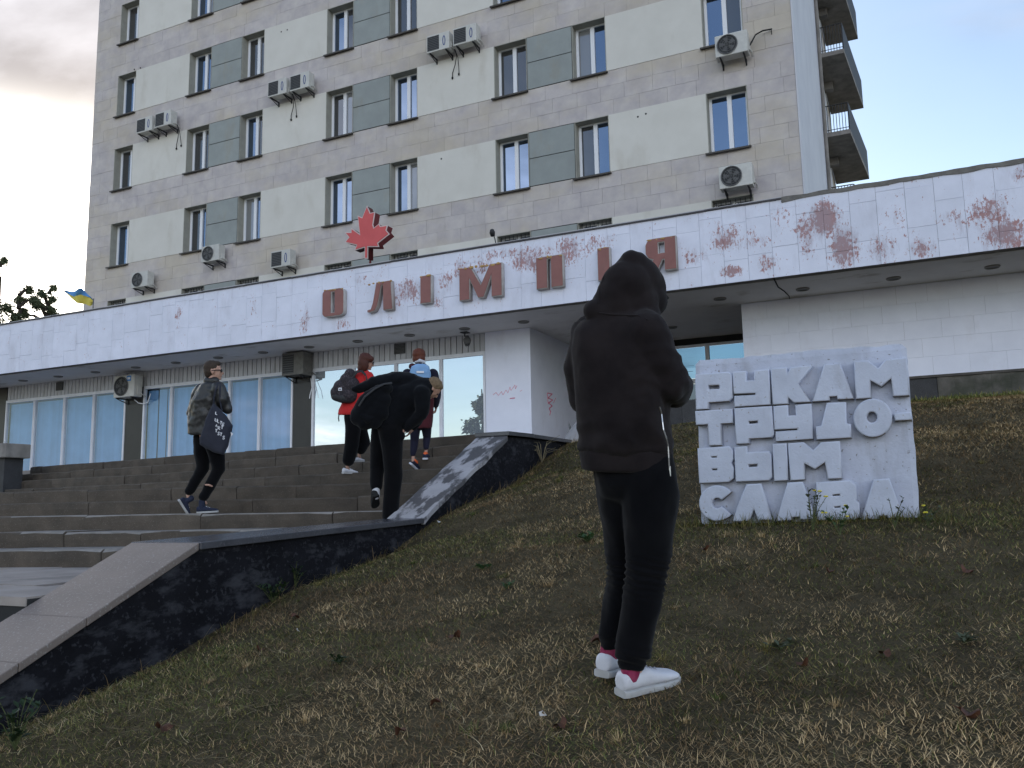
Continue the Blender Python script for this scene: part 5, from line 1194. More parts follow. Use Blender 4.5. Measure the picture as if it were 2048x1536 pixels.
m = MB(); m.tube([A1(427, 810, -.17), A1(428, 795, -.19), A1(432, 778, -.19), A1(437, 766, -.13), A1(440, 768, .0)], .014, 8, sx=.5); m.tube([A1(444, 822, -.14), A1(440, 800, -.16), A1(440, 780, -.17), A1(441, 766, -.12)], .012, 8, sx=.5); m.build('strap', M_TOTE, tb_)
STR = {'U': [[(0, 1), (0, .15), (.5, 0), (1, .15), (1, 1)]], 'L': [[(0, 1), (0, 0), (1, 0)]], 'T': [[(0, 1), (1, 1)], [(.5, 1), (.5, 0)]], 'I': [[(.5, 1), (.5, 0)]], 'M': [[(0, 0), (0, 1), (.5, .4), (1, 1), (1, 0)]], 'A': [[(0, 0), (.5, 1), (1, 0)], [(.2, .4), (.8, .4)]], 'E': [[(1, 1), (0, 1), (0, 0), (1, 0)], [(0, .5), (.8, .5)]], 'R': [[(0, 0), (0, 1), (.9, .9), (.9, .6), (0, .5), (1, 0)]], 'S': [[(1, .9), (.4, 1), (0, .75), (1, .3), (.6, 0), (0, .1)]], 'Y': [[(0, 1), (.5, .5), (1, 1)], [(.5, .5), (.5, 0)]], 'F': [[(1, 1), (0, 1), (0, 0)], [(0, .5), (.8, .5)]], 'V': [[(0, 1), (.5, 0), (1, 1)]]}
for ch, x, y, sz in [('L', 431, 824, 5), ('U', 430, 837, 6), ('L', 435, 840, 5.5), ('T', 440, 843, 6), ('E', 445, 846, 5), ('A', 431, 848.5, 5), ('R', 436, 853, 6), ('T', 442, 852, 6), ('T', 430.5, 859, 5.5), ('S', 435, 864, 6), ('T', 440, 866, 6), ('S', 445, 872, 6.5)]:
    m = MB(); ok = False
    for st in STR[ch]:
        pp = []
        for (u, v) in st:
            d = ray(x + u * sz * .62 + v * .6, y + sz * .9 - v * sz + u * 1.2).normalized(); h_ = bvt.ray_cast(Vector((0, 0, 0)), d)
            if h_[0]: pp.append(h_[0] - d * .003)
        if len(pp) > 1: m.tube(pp, .0052, 5); ok = True
    if ok: m.build('printed_letter', M_WPRINT, tb_)
m = MB(); a_ = A1(461, 864, -.19); m.add([a_, a_ + RIGHT * .03 - UP * .02, a_ - UP * .05 + RIGHT * .01, a_ + FWD * .004, a_ + RIGHT * .03 - UP * .02 + FWD * .004, a_ - UP * .05 + RIGHT * .01 + FWD * .004], [(0, 1, 2), (5, 4, 3), (0, 3, 4, 1), (1, 4, 5, 2), (2, 5, 3, 0)]); m.build('bag_tag', M_WPRINT, tb_)

# ---- woman in a red jacket with a dark backpack
D2 = 11.9
def A2(x, y, dd=0.0): return at(x, y, D2 + dd)
P2 = D2 / FPX
hf = (RIGHT * .93 + FWD * .28 - UP * .22).normalized(); hu = (UP + RIGHT * .2).normalized()
J = dict(pelvis=A2(708, 835), waist=A2(709, 808), chest=A2(716, 774), neck=A2(724, 745), head=A2(733, 724, .02), hf=hf, hu=hu,
         shL=A2(708, 752, .13), elL=A2(706, 790, .2), wrL=A2(722, 815, .3), shR=A2(740, 752, -.09), elR=A2(748, 788, -.08), wrR=A2(752, 812, .12),
         hipL=A2(710, 838, .09), knL=A2(722, 880, .2), anL=A2(718, 912, .18), toeL=A2(728, 920, .3), hipR=A2(706, 838, -.05), knR=A2(704, 884, -.02), anR=A2(694, 934, -.04), toeR=A2(710, 946, .06), hnL=-RIGHT, hnR=RIGHT)
rp = basic_body('person', J, 'woman with dark red bob and glasses in a bright red jacket climbing the stairs', .93)
m = MB()
tor = [(744, 716, 734, .0, .06), (749, 706, 742, .0, .085), (762, 700, 748, .0, .115), (785, 694, 746, .0, .125), (805, 684, 736, .0, .13), (822, 677, 726, .0, .14), (829, 676, 722, .0, .14)]
ellipse_loft(m, [(A2((l + r) / 2, y, dd), (RIGHT - FWD * .2) * ((r - l) / 2 * P2), (FWD + RIGHT * .2) * hd_) for (y, l, r, dd, hd_) in tor], 28, 2.3)
limb(m, [(A2(738, 754, -.08), .075), (A2(747, 775, -.10), .068), (A2(749, 790, -.07), .06), (A2(752, 808, .1), .045)]); limb(m, [(A2(708, 754, .12), .07), (A2(706, 788, .19), .058), (A2(720, 812, .28), .044)])
garment('red_jacket', m, M_RED, rp, .013, 3, lambda v: .012 * mnoise.noise(Vector((v.x * 10, v.y * 10, v.z * 9))) + .005 * mnoise.noise(v * 24))
m = MB(); limb(m, [(A2(718, 746, .02), .05), (A2(733, 746, -.02), .045)]); garment('jacket_collar', m, M_RED, rp, .01, 2)
m = MB()
limb(m, [(A2(706, 834, -.03), .125), (A2(706, 862, -.03), .112), (A2(704, 888, -.03), .10), (A2(700, 908, -.03), .092), (A2(697, 920, -.04), .085)])
limb(m, [(A2(712, 834, .08), .12), (A2(722, 862, .15), .10), (A2(728, 884, .2), .09), (A2(722, 898, .18), .08)])
garment('trousers', m, M_BLACK, rp, .013, 3, lambda v: .008 * mnoise.noise(Vector((v.x * 9, v.y * 9, v.z * 5))))
shoe(rp, A2(685, 947, -.06), A2(715.5, 948.5, .10), UP, .9, M_SHOEW, M_SOLEW, laces=M_SHOEW)
shoe(rp, A2(708, 923.5, .12), A2(728, 923.5, .28), UP, .9, M_SHOEW, M_SOLEW, laces=M_SHOEW)
m = MB(); r_ = hf.cross(hu); Mx = Matrix((hf, r_, hu)).transposed(); hc = J['head']
for (x, y_, z, rx, ry, rz) in [(-.022, 0, .045, .100, .088, .084), (-.06, 0, -.02, .062, .088, .095), (-.02, .07, -.05, .055, .03, .085), (-.02, -.07, -.05, .055, .03, .085), (.045, .05, .055, .045, .035, .045), (.045, -.05, .055, .045, .035, .045), (-.055, 0, -.10, .055, .075, .05)]: m.ball(hc + hf * x + r_ * y_ + hu * z, (rx, ry, rz), 14, 10, Mx)
garment('hair', m, M_HAIRD, rp, .010, 2, lambda v: .005 * mnoise.noise(Vector((v.x * 50, v.y * 50, v.z * 12))))
m = MB()
for q in (-1, 1): m.ring(hc + hf * .096 + r_ * .031 * q + hu * .004, hf, .024, .0028, 16, 5); m.tube([hc + hf * .092 + r_ * .055 * q + hu * .01, hc - hf * .0 + r_ * .084 * q + hu * .006], .003, 5)
m.build('glasses', M_IRON, rp)
bp_ = thing('backpack', A2(688, 800, -.1), 'speckled dark backpack with small white badge worn on the red jacket', 'backpack')
m = MB()
for (x, y, r) in [(700, 748, 11), (704, 770, 16), (694, 760, 14), (683, 775, 16), (675, 785, 14), (698, 790, 17), (684, 790, 15), (672, 792, 10)]: m.ball(A2(x, y, -.12), Vector((r * P2, r * P2 * 1.1, r * P2)), 14, 9)
pkm = garment('pack_body', m, M_PACK, bp_, .012, 3)
m = MB(); limb(m, [(A2(672, 793, -.16), .065), (A2(686, 796, -.17), .075), (A2(700, 797, -.15), .065)]); garment('front_pocket', m, M_IRON, bp_, .012, 3)
bvp = BVHTree.FromPolygons([v.co.copy() for v in pkm.data.vertices], [tuple(p.vertices) for p in pkm.data.polygons])
d_ = ray(680, 778.5).normalized(); h_ = bvp.ray_cast(Vector((0, 0, 0)), d_); c_ = (h_[0] - d_ * .004) if h_[0] else A2(680, 778, -.3)
m = MB(); m.hexa([c_ + RIGHT * a_ - UP * .02 + FWD * b_ for a_, b_ in ((-.025, 0), (.025, 0), (.025, .006), (-.025, .006))], [c_ + RIGHT * a_ + UP * .022 + FWD * b_ for a_, b_ in ((-.025, 0), (.025, 0), (.025, .006), (-.025, .006))]); bdg = m.build('badge', M_WPRINT, bp_)
m = MB(); m.hexa([c_ + RIGHT * a_ - UP * .006 - FWD * b_ for a_, b_ in ((-.014, .004), (.014, .004), (.014, .001), (-.014, .001))], [c_ + RIGHT * a_ + UP * .006 - FWD * b_ for a_, b_ in ((-.014, .004), (.014, .004), (.014, .001), (-.014, .001))]); m.build('badge_print', M_IRON, bdg)
m = MB(); m.tube([A2(704, 756, -.16), A2(713, 744, -.16), A2(723, 742, -.12), A2(734, 752, -.14), A2(736, 770, -.16)], .022, 8, sx=.5); m.build('shoulder_strap', M_IRON, bp_)
m = MB(); m.tube([A2(678, 828, -.1), A2(677, 836, -.1), A2(678, 843, -.1)], .008, 6); m.build('strap_end', M_IRON, bp_)

# ---- person in black bending forward by the wall, one foot lifted
D3 = 9.6
def A3(x, y, dd=0.0): return at(x, y, D3 + dd)
P3 = D3 / FPX
hf = (RIGHT * .55 - UP * .80 + FWD * .15).normalized(); hu = (RIGHT * .80 + UP * .50 - FWD * .1).normalized()
J = dict(pelvis=A3(772, 850), waist=A3(792, 824), chest=A3(824, 795), neck=A3(852, 775), head=A3(866, 776, .0), hf=hf, hu=hu,
         shL=A3(838, 775, .15), elL=A3(846, 826, .2), wrL=A3(826, 856, .2), shR=A3(842, 785, -.13), elR=A3(846, 828, -.12), wrR=A3(812, 858, -.04),
         hipL=A3(766, 866, .09), knL=A3(756, 938, .14), anL=A3(752, 992, -.02), toeL=A3(752, 1010, .08), hipR=A3(780, 866, -.06), knR=A3(787, 950, .0), anR=A3(778, 1038, -.02), toeR=A3(796, 1046, .1), hnL=RIGHT, hnR=RIGHT)
bp3 = basic_body('person', J, 'person in loose black jacket bending far forward on the stairs beside the whitewashed wall cap', .98)
m = MB()
limb(m, [(A3(778, 842), 0.1733), (A3(796, 820), 0.1733), (A3(818, 795), 0.1733), (A3(838, 780), 0.1522), (A3(850, 774), 0.1155)])
for (x, y, dd, r) in [(716, 780, .04, 7), (726, 776, .04, 10), (737, 773, .04, 13), (750, 770, .05, 16), (763, 768, .05, 18), (776, 766, .05, 20), (789, 764, .05, 21), (802, 763, .05, 21), (814, 763, .05, 20), (826, 765, .04, 19), (838, 770, .03, 18), (846, 775, .02, 15), (760, 790, 0, 20), (778, 790, 0, 26), (796, 792, 0, 26)]: m.ball(A3(x, y, dd), Vector((r * P3, .12, r * P3)), 14, 9)
limb(m, [(A3(842, 786, -.12), 0.0966), (A3(846, 812, -.14), 0.0893), (A3(842, 828, -.12), 0.0788), (A3(822, 848, -.08), 0.0609), (A3(814, 857, -.05), 0.0462)])
limb(m, [(A3(838, 778, .14), 0.0945), (A3(846, 824, .19), 0.0756), (A3(828, 854, .2), 0.0483)])
garment('black_jacket', m, M_BLKJ, bp3, .013, 9, lambda v: .014 * mnoise.noise(Vector((v.x * 8, v.y * 8, v.z * 9))) + .006 * mnoise.noise(v * 19))
m = MB()
limb(m, [(A3(780, 858, -.04), 0.1418), (A3(784, 900, -.03), 0.1176), (A3(787, 948, .0), 0.1029), (A3(784, 990, -.01), 0.0924), (A3(780, 1032, -.02), 0.0882)])
limb(m, [(A3(766, 858, .07), 0.1365), (A3(758, 900, .12), 0.1050), (A3(754, 938, .13), 0.0861), (A3(752, 972, .03), 0.0693)]); limb(m, [(A3(796, 866, -.05), 0.0525), (A3(801, 872, -.05), 0.0525), (A3(796, 880, -.04), 0.0525)])
garment('trousers', m, M_BLACK, bp3, .013, 3, lambda v: .010 * mnoise.noise(Vector((v.x * 9, v.y * 9, v.z * 5))))
m = MB(); limb(m, [(A3(752.5, 972, .02), 0.0451), (A3(752, 992, -.01), 0.0431)]); garment('sock', m, M_SOCKW, bp3, .009, 1)
shoe(bp3, A3(752, 992, -.08), A3(751, 1016, .13), (UP * .6 - FWD * .4), .95, M_SOLEB, M_SOLEB)
shoe(bp3, A3(768, 1050, -.10), A3(797, 1050, .10), UP, .95, M_SOLEB, M_SOLEW)
m = MB(); r_ = hf.cross(hu); Mx = Matrix((hf, r_, hu)).transposed(); hc = J['head']
for (x, z, rx, ry, rz) in [(-.022, .042, .098, .079, .082), (-.048, .0, .064, .077, .072), (.018, .078, .050, .060, .034)]: m.ball(hc + hf * x + hu * z, (rx, ry, rz), 14, 10, Mx)
garment('hair', m, M_HAIRF, bp3, .009, 2, lambda v: .004 * mnoise.noise(v * 65))
bk3 = thing('backpack', A3(738, 850, -.1), 'limp black backpack slung low on the bending person in black', 'backpack')
m = MB()
for (x, y, r) in [(772, 776, 11), (762, 783, 14), (752, 791, 17), (743, 799, 19), (734, 808, 20), (727, 818, 20), (722, 828, 20), (718, 836, 16), (734, 832, 22), (746, 824, 24), (756, 812, 22), (760, 826, 18), (764, 800, 18), (748, 838, 20), (730, 842, 18)]: m.ball(A3(x, y, -.15), Vector((r * P3, .11, r * P3)), 14, 9)
pk3 = garment('pack_body', m, M_BLKJ, bk3, .013, 8, lambda v: .013 * mnoise.noise(Vector((v.x * 11, v.y * 11, v.z * 6))))
m = MB(); limb(m, [(A3(724, 832, -.215), .05), (A3(736, 838, -.22), .055), (A3(748, 834, -.215), .05)]); garment('front_pocket', m, M_BLKJ, bk3, .012, 6)
m = MB(); m.tube([A3(718, 812, -.24), A3(730, 793, -.27), A3(750, 777, -.27), A3(768, 768, -.24), A3(784, 766, -.2)], .014, 8, sx=.6); m.build('shoulder_strap', M_IRON, bk3)

# ---- girl in maroon with a light blue backpack, seen from behind
D4 = 11.6
def A4(x, y, dd=0.0): return at(x, y, D4 + dd)
P4 = D4 / FPX
hf = (FWD * .97 + RIGHT * .1 - UP * .1).normalized(); hu = UP
J = dict(pelvis=A4(841, 835), waist=A4(841, 805), chest=A4(841, 765), neck=A4(838, 735), head=A4(838, 715, .02), hf=hf, hu=hu,
         shL=A4(815, 748, .04), elL=A4(812, 790, .08), wrL=A4(816, 815, .22), shR=A4(867, 748, .0), elR=A4(873, 790, .0), wrR=A4(872, 812, .14),
         hipL=A4(831, 842), knL=A4(829, 880, .06), anL=A4(826, 922, -.02), toeL=A4(833, 940, .05), hipR=A4(851, 842), knR=A4(854, 872, .16), anR=A4(852, 905, .08), toeR=A4(853, 916, .22), hnL=-RIGHT, hnR=RIGHT)
gp = basic_body('person', J, 'girl with short auburn hair in maroon coat and navy leggings climbing near the wall', .93)
m = MB()
tor = [(737, 828, 850, .02, .06), (743, 817, 865, .02, .085), (755, 811, 871, .02, .11), (785, 814, 870, .02, .12), (815, 815, 868, .02, .125), (840, 816, 866, .02, .13), (856, 817, 864, .02, .13)]
ellipse_loft(m, [(A4((l + r) / 2, y, dd), RIGHT * ((r - l) / 2 * P4), FWD * hd_) for (y, l, r, dd, hd_) in tor], 28, 2.3)
garment('maroon_coat', m, M_MAROON, gp, .012, 3, lambda v: .010 * mnoise.noise(Vector((v.x * 12, v.y * 12, v.z * 3))))
m = MB(); limb(m, [(A4(866, 748, .0), .075), (A4(873, 775, .0), .066), (A4(874, 792, .02), .058), (A4(872, 810, .12), .042)]); garment('sleeve', m, M_NAVY, gp, .012, 2)
m = MB(); limb(m, [(A4(815, 748, .03), .075), (A4(811, 775, .05), .066), (A4(811, 792, .08), .058), (A4(816, 813, .2), .042)]); garment('sleeve', m, M_NAVY, gp, .012, 2)
m = MB(); limb(m, [(A4(824, 733, .03), .048), (A4(836, 736, -.05), .05), (A4(848, 733, .03), .046)]); garment('hood', m, M_MAROON, gp, .011, 2)
m = MB(); limb(m, [(A4(832, 723, -.06), .022), (A4(840, 721, -.09), .026), (A4(848, 724, -.05), .022)]); garment('white_collar', m, M_SOCKW, gp, .009, 2)
m = MB()
limb(m, [(A4(831, 842), .088), (A4(830, 862, .03), .072), (A4(829, 882, .06), .058), (A4(828, 895, .03), .052), (A4(826, 908, .0), .040)]); limb(m, [(A4(851, 842), .088), (A4(853, 858, .08), .072), (A4(854, 873, .15), .057), (A4(853, 884, .12), .05), (A4(852, 895, .09), .040)])
garment('leggings', m, M_NAVY, gp, .011, 2)
shoe(gp, A4(820, 928, -.04), A4(838, 945, .14), (UP * .8 + RIGHT * .2 + FWD * -.2), .85, M_CANV, M_SHOEW, trim=M_ORANGE)
shoe(gp, A4(850, 919, .0), A4(855, 919, .26), UP, .85, M_CANV, M_SHOEW, trim=M_ORANGE)
m = MB(); hc = J['head']
for (x, z, rx, ry, rz) in [(-.02, .04, .102, .090, .088), (-.035, -.015, .085, .090, .075), (.02, .075, .08, .08, .05), (-.05, -.05, .05, .068, .045)]: m.ball(hc + FWD * x + UP * z, (ry, rx, rz), 14, 10)
garment('hair', m, M_HAIRR, gp, .009, 2, lambda v: .006 * mnoise.noise(Vector((v.x * 40, v.y * 40, v.z * 10))))
b4 = thing('backpack', A4(840, 790, -.1), 'light blue backpack on the girl in maroon behind the bending person', 'backpack')
m = MB(); ellipse_loft(m, [(A4((l + r) / 2, y, -.17), RIGHT * ((r - l) / 2 * P4), FWD * hd_) for (y, l, r, hd_) in [(728, 832, 850, .04), (733, 823, 858, .07), (745, 820, 861, .09), (770, 819, 862, .10), (795, 820, 861, .10), (803, 824, 857, .07)]], 26, 2.8)
garment('pack_body', m, M_LBLUE, b4, .011, 3, lambda v: .006 * mnoise.noise(v * 14))
m = MB(); m.hexa([A4(x, y, -.275 + f_) for x, y, f_ in ((833, 746, 0), (848, 746, 0), (848, 746, .01), (833, 746, .01))], [A4(x, y, -.272 + f_) for x, y, f_ in ((833, 742, 0), (848, 742, 0), (848, 742, .01), (833, 742, .01))]); m.build('logo_patch', M_WPRINT, b4)
# ------------------------------------------------------------------ grass, straw, weeds, leaves, trees
GA = np.array([[v for v in vs_] for vs_ in [(0, 0, 0)]])
_gz = np.array([ground(x_, y_) for y_ in np.linspace(-9, 18.55, 276) for x_ in np.linspace(XWO - .1, 14, 194)]).reshape(276, 194)
def gz(x, y):
    u = np.clip((x - (XWO - .1)) / (14 - XWO + .1) * 193, 0, 192.999); v = np.clip((y + 9) / 27.55 * 275, 0, 274.999); i = u.astype(int); j = v.astype(int); a = u - i; b = v - j
    return _gz[j, i] * (1 - a) * (1 - b) + _gz[j, i + 1] * a * (1 - b) + _gz[j + 1, i] * (1 - a) * b + _gz[j + 1, i + 1] * a * b
_tab = rng.random((64, 64))
def vn(x, y, s, o=0):
    x = x * s + 13.7 + o; y = y * s + 5.3 + o * 1.7; i = np.floor(x).astype(int); j = np.floor(y).astype(int); a = x - i; b = y - j; a = a * a * (3 - 2 * a); b = b * b * (3 - 2 * b); T_ = lambda p, q: _tab[p % 64, q % 64]
    return T_(i, j) * (1 - a) * (1 - b) + T_(i + 1, j) * a * (1 - b) + T_(i, j + 1) * (1 - a) * b + T_(i + 1, j + 1) * a * b
def fbm(x, y, s, o=0): return .5 * vn(x, y, s, o) + .3 * vn(x, y, s * 2.3, o + 3) + .2 * vn(x, y, s * 5.1, o + 7)
def scatter(n, p=1.5, ymax=18.4):
    X = []; Y = []
    while sum(map(len, X)) < n:
        x = rng.uniform(XWO + .01, 9.5, 400000); y = rng.uniform(1.3, ymax, 400000); d = x * FWD.x + y * FWD.y
        sx = (x * RIGHT.x + y * RIGHT.y) / np.maximum(d, .1); keep = (rng.random(400000) < np.minimum(1, (2.8 / np.maximum(d, .5)) ** p)) & ((sx > -.8) & (sx < 1.15)) & (d > 1.2)
        blk = (np.abs(x + .74) < .77) & (np.abs(y - 6.72) < .14); keep &= ~blk
        X.append(x[keep]); Y.append(y[keep])
    return np.concatenate(X)[:n], np.concatenate(Y)[:n]
def strips(base, az, ln, tilt, bend, wid, col, name, m_, segs=2, kind='stuff', parent=None, side=None):
    """thin tapering blades: tilt from the vertical at the root, bend added to the tip"""
    n = len(ln); S = segs + 1; P_ = np.zeros((n, S, 3)); P_[:, 0] = base; hx, hy = np.cos(az), np.sin(az)
    for k in range(1, S):
        t_ = np.clip(tilt + bend * (k - .5) / segs, 0, 1.95); st = ln / segs
        P_[:, k, 0] = P_[:, k - 1, 0] + hx * np.sin(t_) * st; P_[:, k, 1] = P_[:, k - 1, 1] + hy * np.sin(t_) * st; P_[:, k, 2] = P_[:, k - 1, 2] + np.cos(t_) * st
        if side is not None: P_[:, k, 0] += -hy * side * st * k; P_[:, k, 1] += hx * side * st * k
    wv = np.stack([-hy, hx, np.zeros(n)], -1) * (wid / 2)[:, None]
    V = []; 
    for k in range(S - 1): f = 1 - .45 * k / segs; V += [P_[:, k] - wv * f, P_[:, k] + wv * f]
    V.append(P_[:, S - 1]); nv = len(V); V = np.stack(V, 1).reshape(-1, 3); o = (np.arange(n) * nv)[:, None]; F = []
    for k in range(S - 2): a = 2 * k; F += [[a, a + 1, a + 3], [a, a + 3, a + 2]]
    a = 2 * (S - 2); F.append([a, a + 1, a + 2]); F = np.array(F); nf = len(F); T_ = (o[:, None, :] + F[None]).reshape(-1, 3)
    me = bpy.data.meshes.new(name); me.vertices.add(len(V)); me.vertices.foreach_set('co', V.ravel()); me.loops.add(T_.size); me.loops.foreach_set('vertex_index', T_.ravel().astype(np.int32)); me.polygons.add(len(T_)); me.polygons.foreach_set('loop_start', np.arange(0, T_.size, 3, dtype=np.int32)); 
    ca = me.attributes.new('gcol', 'FLOAT_COLOR', 'FACE'); cc = np.ones((len(T_), 4)); cc[:, :3] = np.repeat(col, nf, 0); ca.data.foreach_set('color', cc.ravel())
    me.update(calc_edges=True); me.materials.append(m_); o_ = bpy.data.objects.new(name, me); COL.objects.link(o_)
    if kind: o_['kind'] = kind
    if parent: o_.parent = parent; o_.matrix_parent_inverse = WORLD[parent.name].inverted()
    WORLD[o_.name] = Matrix.Identity(4)
    return o_
def grass_mat():
    m = bpy.data.materials.new('grass blades'); m.use_nodes = True; t = m.node_tree; b = t.nodes['Principled BSDF']; a = N(t, 'ShaderNodeAttribute', attribute_name='gcol'); L(t, a.outputs['Color'], b.inputs['Base Color']); b.inputs['Roughness'].default_value = .8; b.inputs['Specular IOR Level'].default_value = 0.0; return m
M_GRASS = grass_mat()
C_ = lambda *c: np.array(c)
DRY1, DRY2, OLV, GRN, DKG = C_(.70, .50, .265), C_(.37, .245, .13), C_(.30, .25, .092), C_(.14, .165, .052), C_(.04, .040, .018)
def grass_cols(x, y, n):
    g = fbm(x, y, .9) + .25 * np.exp(-((x - XWO - .5) / .9) ** 2) + .12 * np.exp(-((y - 6.4) / .6) ** 2); d = fbm(x, y, 1.6, 20); r = rng.random(n)
    pg = np.clip((g - .49) * 4.6, .08, .85); c = np.where((r < pg)[:, None], np.where((rng.random(n) < .55)[:, None], GRN, OLV), np.where((rng.random(n) < np.clip((d - .40) * 3.6, .06, .9))[:, None], DRY1, DRY2))
    c = np.where((rng.random(n) < .10)[:, None], DKG, c); return c * rng.uniform(.6, 1.3, n)[:, None] * (.34 + .95 * fbm(x, y, 2.4, 40))[:, None]
n = 640000; x, y = scatter(n, 1.15); d = x * FWD.x + y * FWD.y; k = np.maximum(1, d / 4.5) ** .8; dens = fbm(x, y, 1.3, 60)
base = np.stack([x, y, gz(x, y) - .004], -1)
strips(base, rng.uniform(0, 6.283, n), rng.uniform(.02, .058, n) * (.6 + .8 * dens) * np.minimum(k, 1.1), rng.uniform(.75, 1.6, n), rng.uniform(-.15, .5, n), rng.uniform(.0018, .0036, n) * k, grass_cols(x, y, n), 'grass', M_GRASS)
n = 34000; x, y = scatter(n, 1.2); d = x * FWD.x + y * FWD.y; k = np.maximum(1, d / 4.5) ** .8; keep = rng.random(n) < np.clip((fbm(x, y, 1.1, 80) - .3) * 3, .1, 1); x, y, k = x[keep], y[keep], k[keep]; n = len(x)
col = np.where((rng.random(n) < .3)[:, None], C_(.46, .37, .22), C_(.27, .20, .11)) * rng.uniform(.55, 1.25, n)[:, None]
strips(np.stack([x, y, gz(x, y) + rng.uniform(.004, .03, n)], -1), rng.uniform(0, 6.283, n), rng.uniform(.04, .15, n), rng.uniform(1.2, 1.62, n), rng.uniform(-.1, .3, n), rng.uniform(.0014, .003, n) * k, col, 'straw', M_GRASS, segs=4, side=rng.uniform(-.25, .25, n))
# small fescue tufts
nt_ = 170; tx, ty = scatter(nt_, 1.0); kk = 46; n = nt_ * kk; tc_ = np.where((rng.random(nt_) < .45)[:, None], DRY1 * .85, np.where((rng.random(nt_) < .6)[:, None], OLV, GRN)); sz = rng.uniform(.5, 1.25, nt_)
az = rng.uniform(0, 6.283, n); rr0 = np.abs(rng.normal(0, .028, n)) * np.repeat(sz, kk); x = np.repeat(tx, kk) + rr0 * np.cos(az); y = np.repeat(ty, kk) + rr0 * np.sin(az); d = x * FWD.x + y * FWD.y; k = np.maximum(1, d / 4.5) ** .8
strips(np.stack([x, y, gz(x, y) - .003], -1), az + rng.normal(0, .5, n), rng.uniform(.025, .065, n) * np.repeat(sz, kk), rng.uniform(.15, .9, n), rng.uniform(.3, 1.0, n), rng.uniform(.0016, .003, n) * k, np.repeat(tc_ * .85, kk, 0) * rng.uniform(.5, 1.2, n)[:, None], 'grass_tufts', M_GRASS, segs=3)
# taller dry stalks and tufts along the wall foot and by the slab
n = 1300; yy = rng.uniform(3.2, 13, n); xx = XWO + .03 + np.abs(rng.normal(0, .16, n)); keep = vn(xx, yy, 1.1, 5) > .45; xx, yy = xx[keep], yy[keep]; n = len(xx)
strips(np.stack([xx, yy, gz(xx, yy)], -1), rng.uniform(-1.2, 1.2, n) , rng.uniform(.06, .20, n), rng.uniform(.3, 1.3, n), rng.uniform(.2, 1.1, n), rng.uniform(.0025, .0045, n), np.where((rng.random(n) < .5)[:, None], DRY1 * .6, OLV * .7) * rng.uniform(.5, 1.2, n)[:, None], 'wall_foot_grass', M_GRASS, segs=4)
n = 700; xx = rng.uniform(-1.65, .2, n); yy = 6.50 - np.abs(rng.normal(0, .06, n)); strips(np.stack([xx, yy, gz(xx, yy)], -1), rng.uniform(0, 6.28, n), rng.uniform(.05, .14, n), rng.uniform(.05, .9, n), rng.uniform(.2, .9, n), rng.uniform(.003, .005, n), np.where((rng.random(n) < .6)[:, None], OLV, GRN) * rng.uniform(.3, .8, n)[:, None], 'slab_foot_grass', M_GRASS, segs=3)
# green grass fringe under the plinth
n = 6000; xx = rng.uniform(-5, 6, n); yy = YS - .05 - np.abs(rng.normal(0, .5, n)); strips(np.stack([xx, yy, gz(xx, yy)], -1), rng.uniform(0, 6.28, n), rng.uniform(.05, .16, n) * (.3 + 1.0 * vn(xx, yy, 1.2, 9)), rng.uniform(.05, .8, n), rng.uniform(.2, .9, n), rng.uniform(.008, .016, n), np.where((rng.random(n) < .7)[:, None], GRN, OLV) * rng.uniform(.6, 1.5, n)[:, None], 'plinth_foot_grass', M_GRASS, segs=3)

def ground_at(px, py):
    """point of the bank seen at a photo pixel"""
    r = ray(px, py); lo, hi = 1.5, 25
    d = lo
    while d < hi:
        p = r * d
        if p.z < ground(p.x, p.y): break
        d += .02
    p = r * d; return Vector((p.x, p.y, ground(p.x, p.y)))
def leafy(px, py, n, h, spread, lw, col, label, nm='weed', cat='weed', flower=None, upright=.3):
    p = ground_at(px, py); t = thing(nm, p, label, cat); k = n
    st = MB(); lv = MB(); fl_ = MB()
    for i in range(max(3, n // 7)):
        a = random.uniform(0, 6.28); tip = p + Vector((math.cos(a) * spread * random.uniform(.2, 1), math.sin(a) * spread * random.uniform(.2, 1), h * random.uniform(.5, 1)))
        mid = p.lerp(tip, .5) + Vector((0, 0, h * .12)); st.tube([p, mid, tip], [.003, .0025, .0015], 5)
        for j in range(7):
            u = random.uniform(.15, 1); c = p.lerp(mid, u * 2) if u < .5 else mid.lerp(tip, u * 2 - 1); b = random.uniform(0, 6.28); dr = Vector((math.cos(b), math.sin(b), random.uniform(-.2, .7) + upright)).normalized(); sd = dr.cross(Vector((0, 0, 1))).normalized(); l_ = lw * random.uniform(.6, 1.4)
            n_ = sd.cross(dr).normalized() * l_ * .12
            lv.add([c, c + dr * l_ * .5 + sd * l_ * .28 + n_, c + dr * l_, c + dr * l_ * .5 - sd * l_ * .28 + n_], [(0, 1, 2), (0, 2, 3)])
        if flower and i % 2 == 0:
            for q in range(3): fl_.ball(tip + Vector((random.uniform(-.015, .015), random.uniform(-.015, .015), .004)), (.009, .009, .006), 6, 4)
    st.build('stems', M_WST, t, kind='stuff'); lv.build('leaves', col, t, kind='stuff')
    if flower: fl_.build('blossoms', M_YEL, t, kind='stuff')
    return t
M_WST = mat('weed stem', (.07, .085, .03), rough=.8); M_YEL = mat('yellow blossom', (.65, .55, .05), rough=.7)
M_LG1 = mat('fresh weed leaf', (.045, .09, .028), (.03, .065, .022), scale=30, rough=.65); M_LG2 = mat('dark ivy leaf', (.022, .045, .016), (.015, .03, .012), scale=30, rough=.6); M_LG3 = mat('grey green leaf', (.07, .085, .05), (.05, .06, .035), scale=30, rough=.7)
leafy(1175, 1085, 50, .06, .12, .05, M_LG1, 'bright green leafy weed in the grass just left of the hooded person')
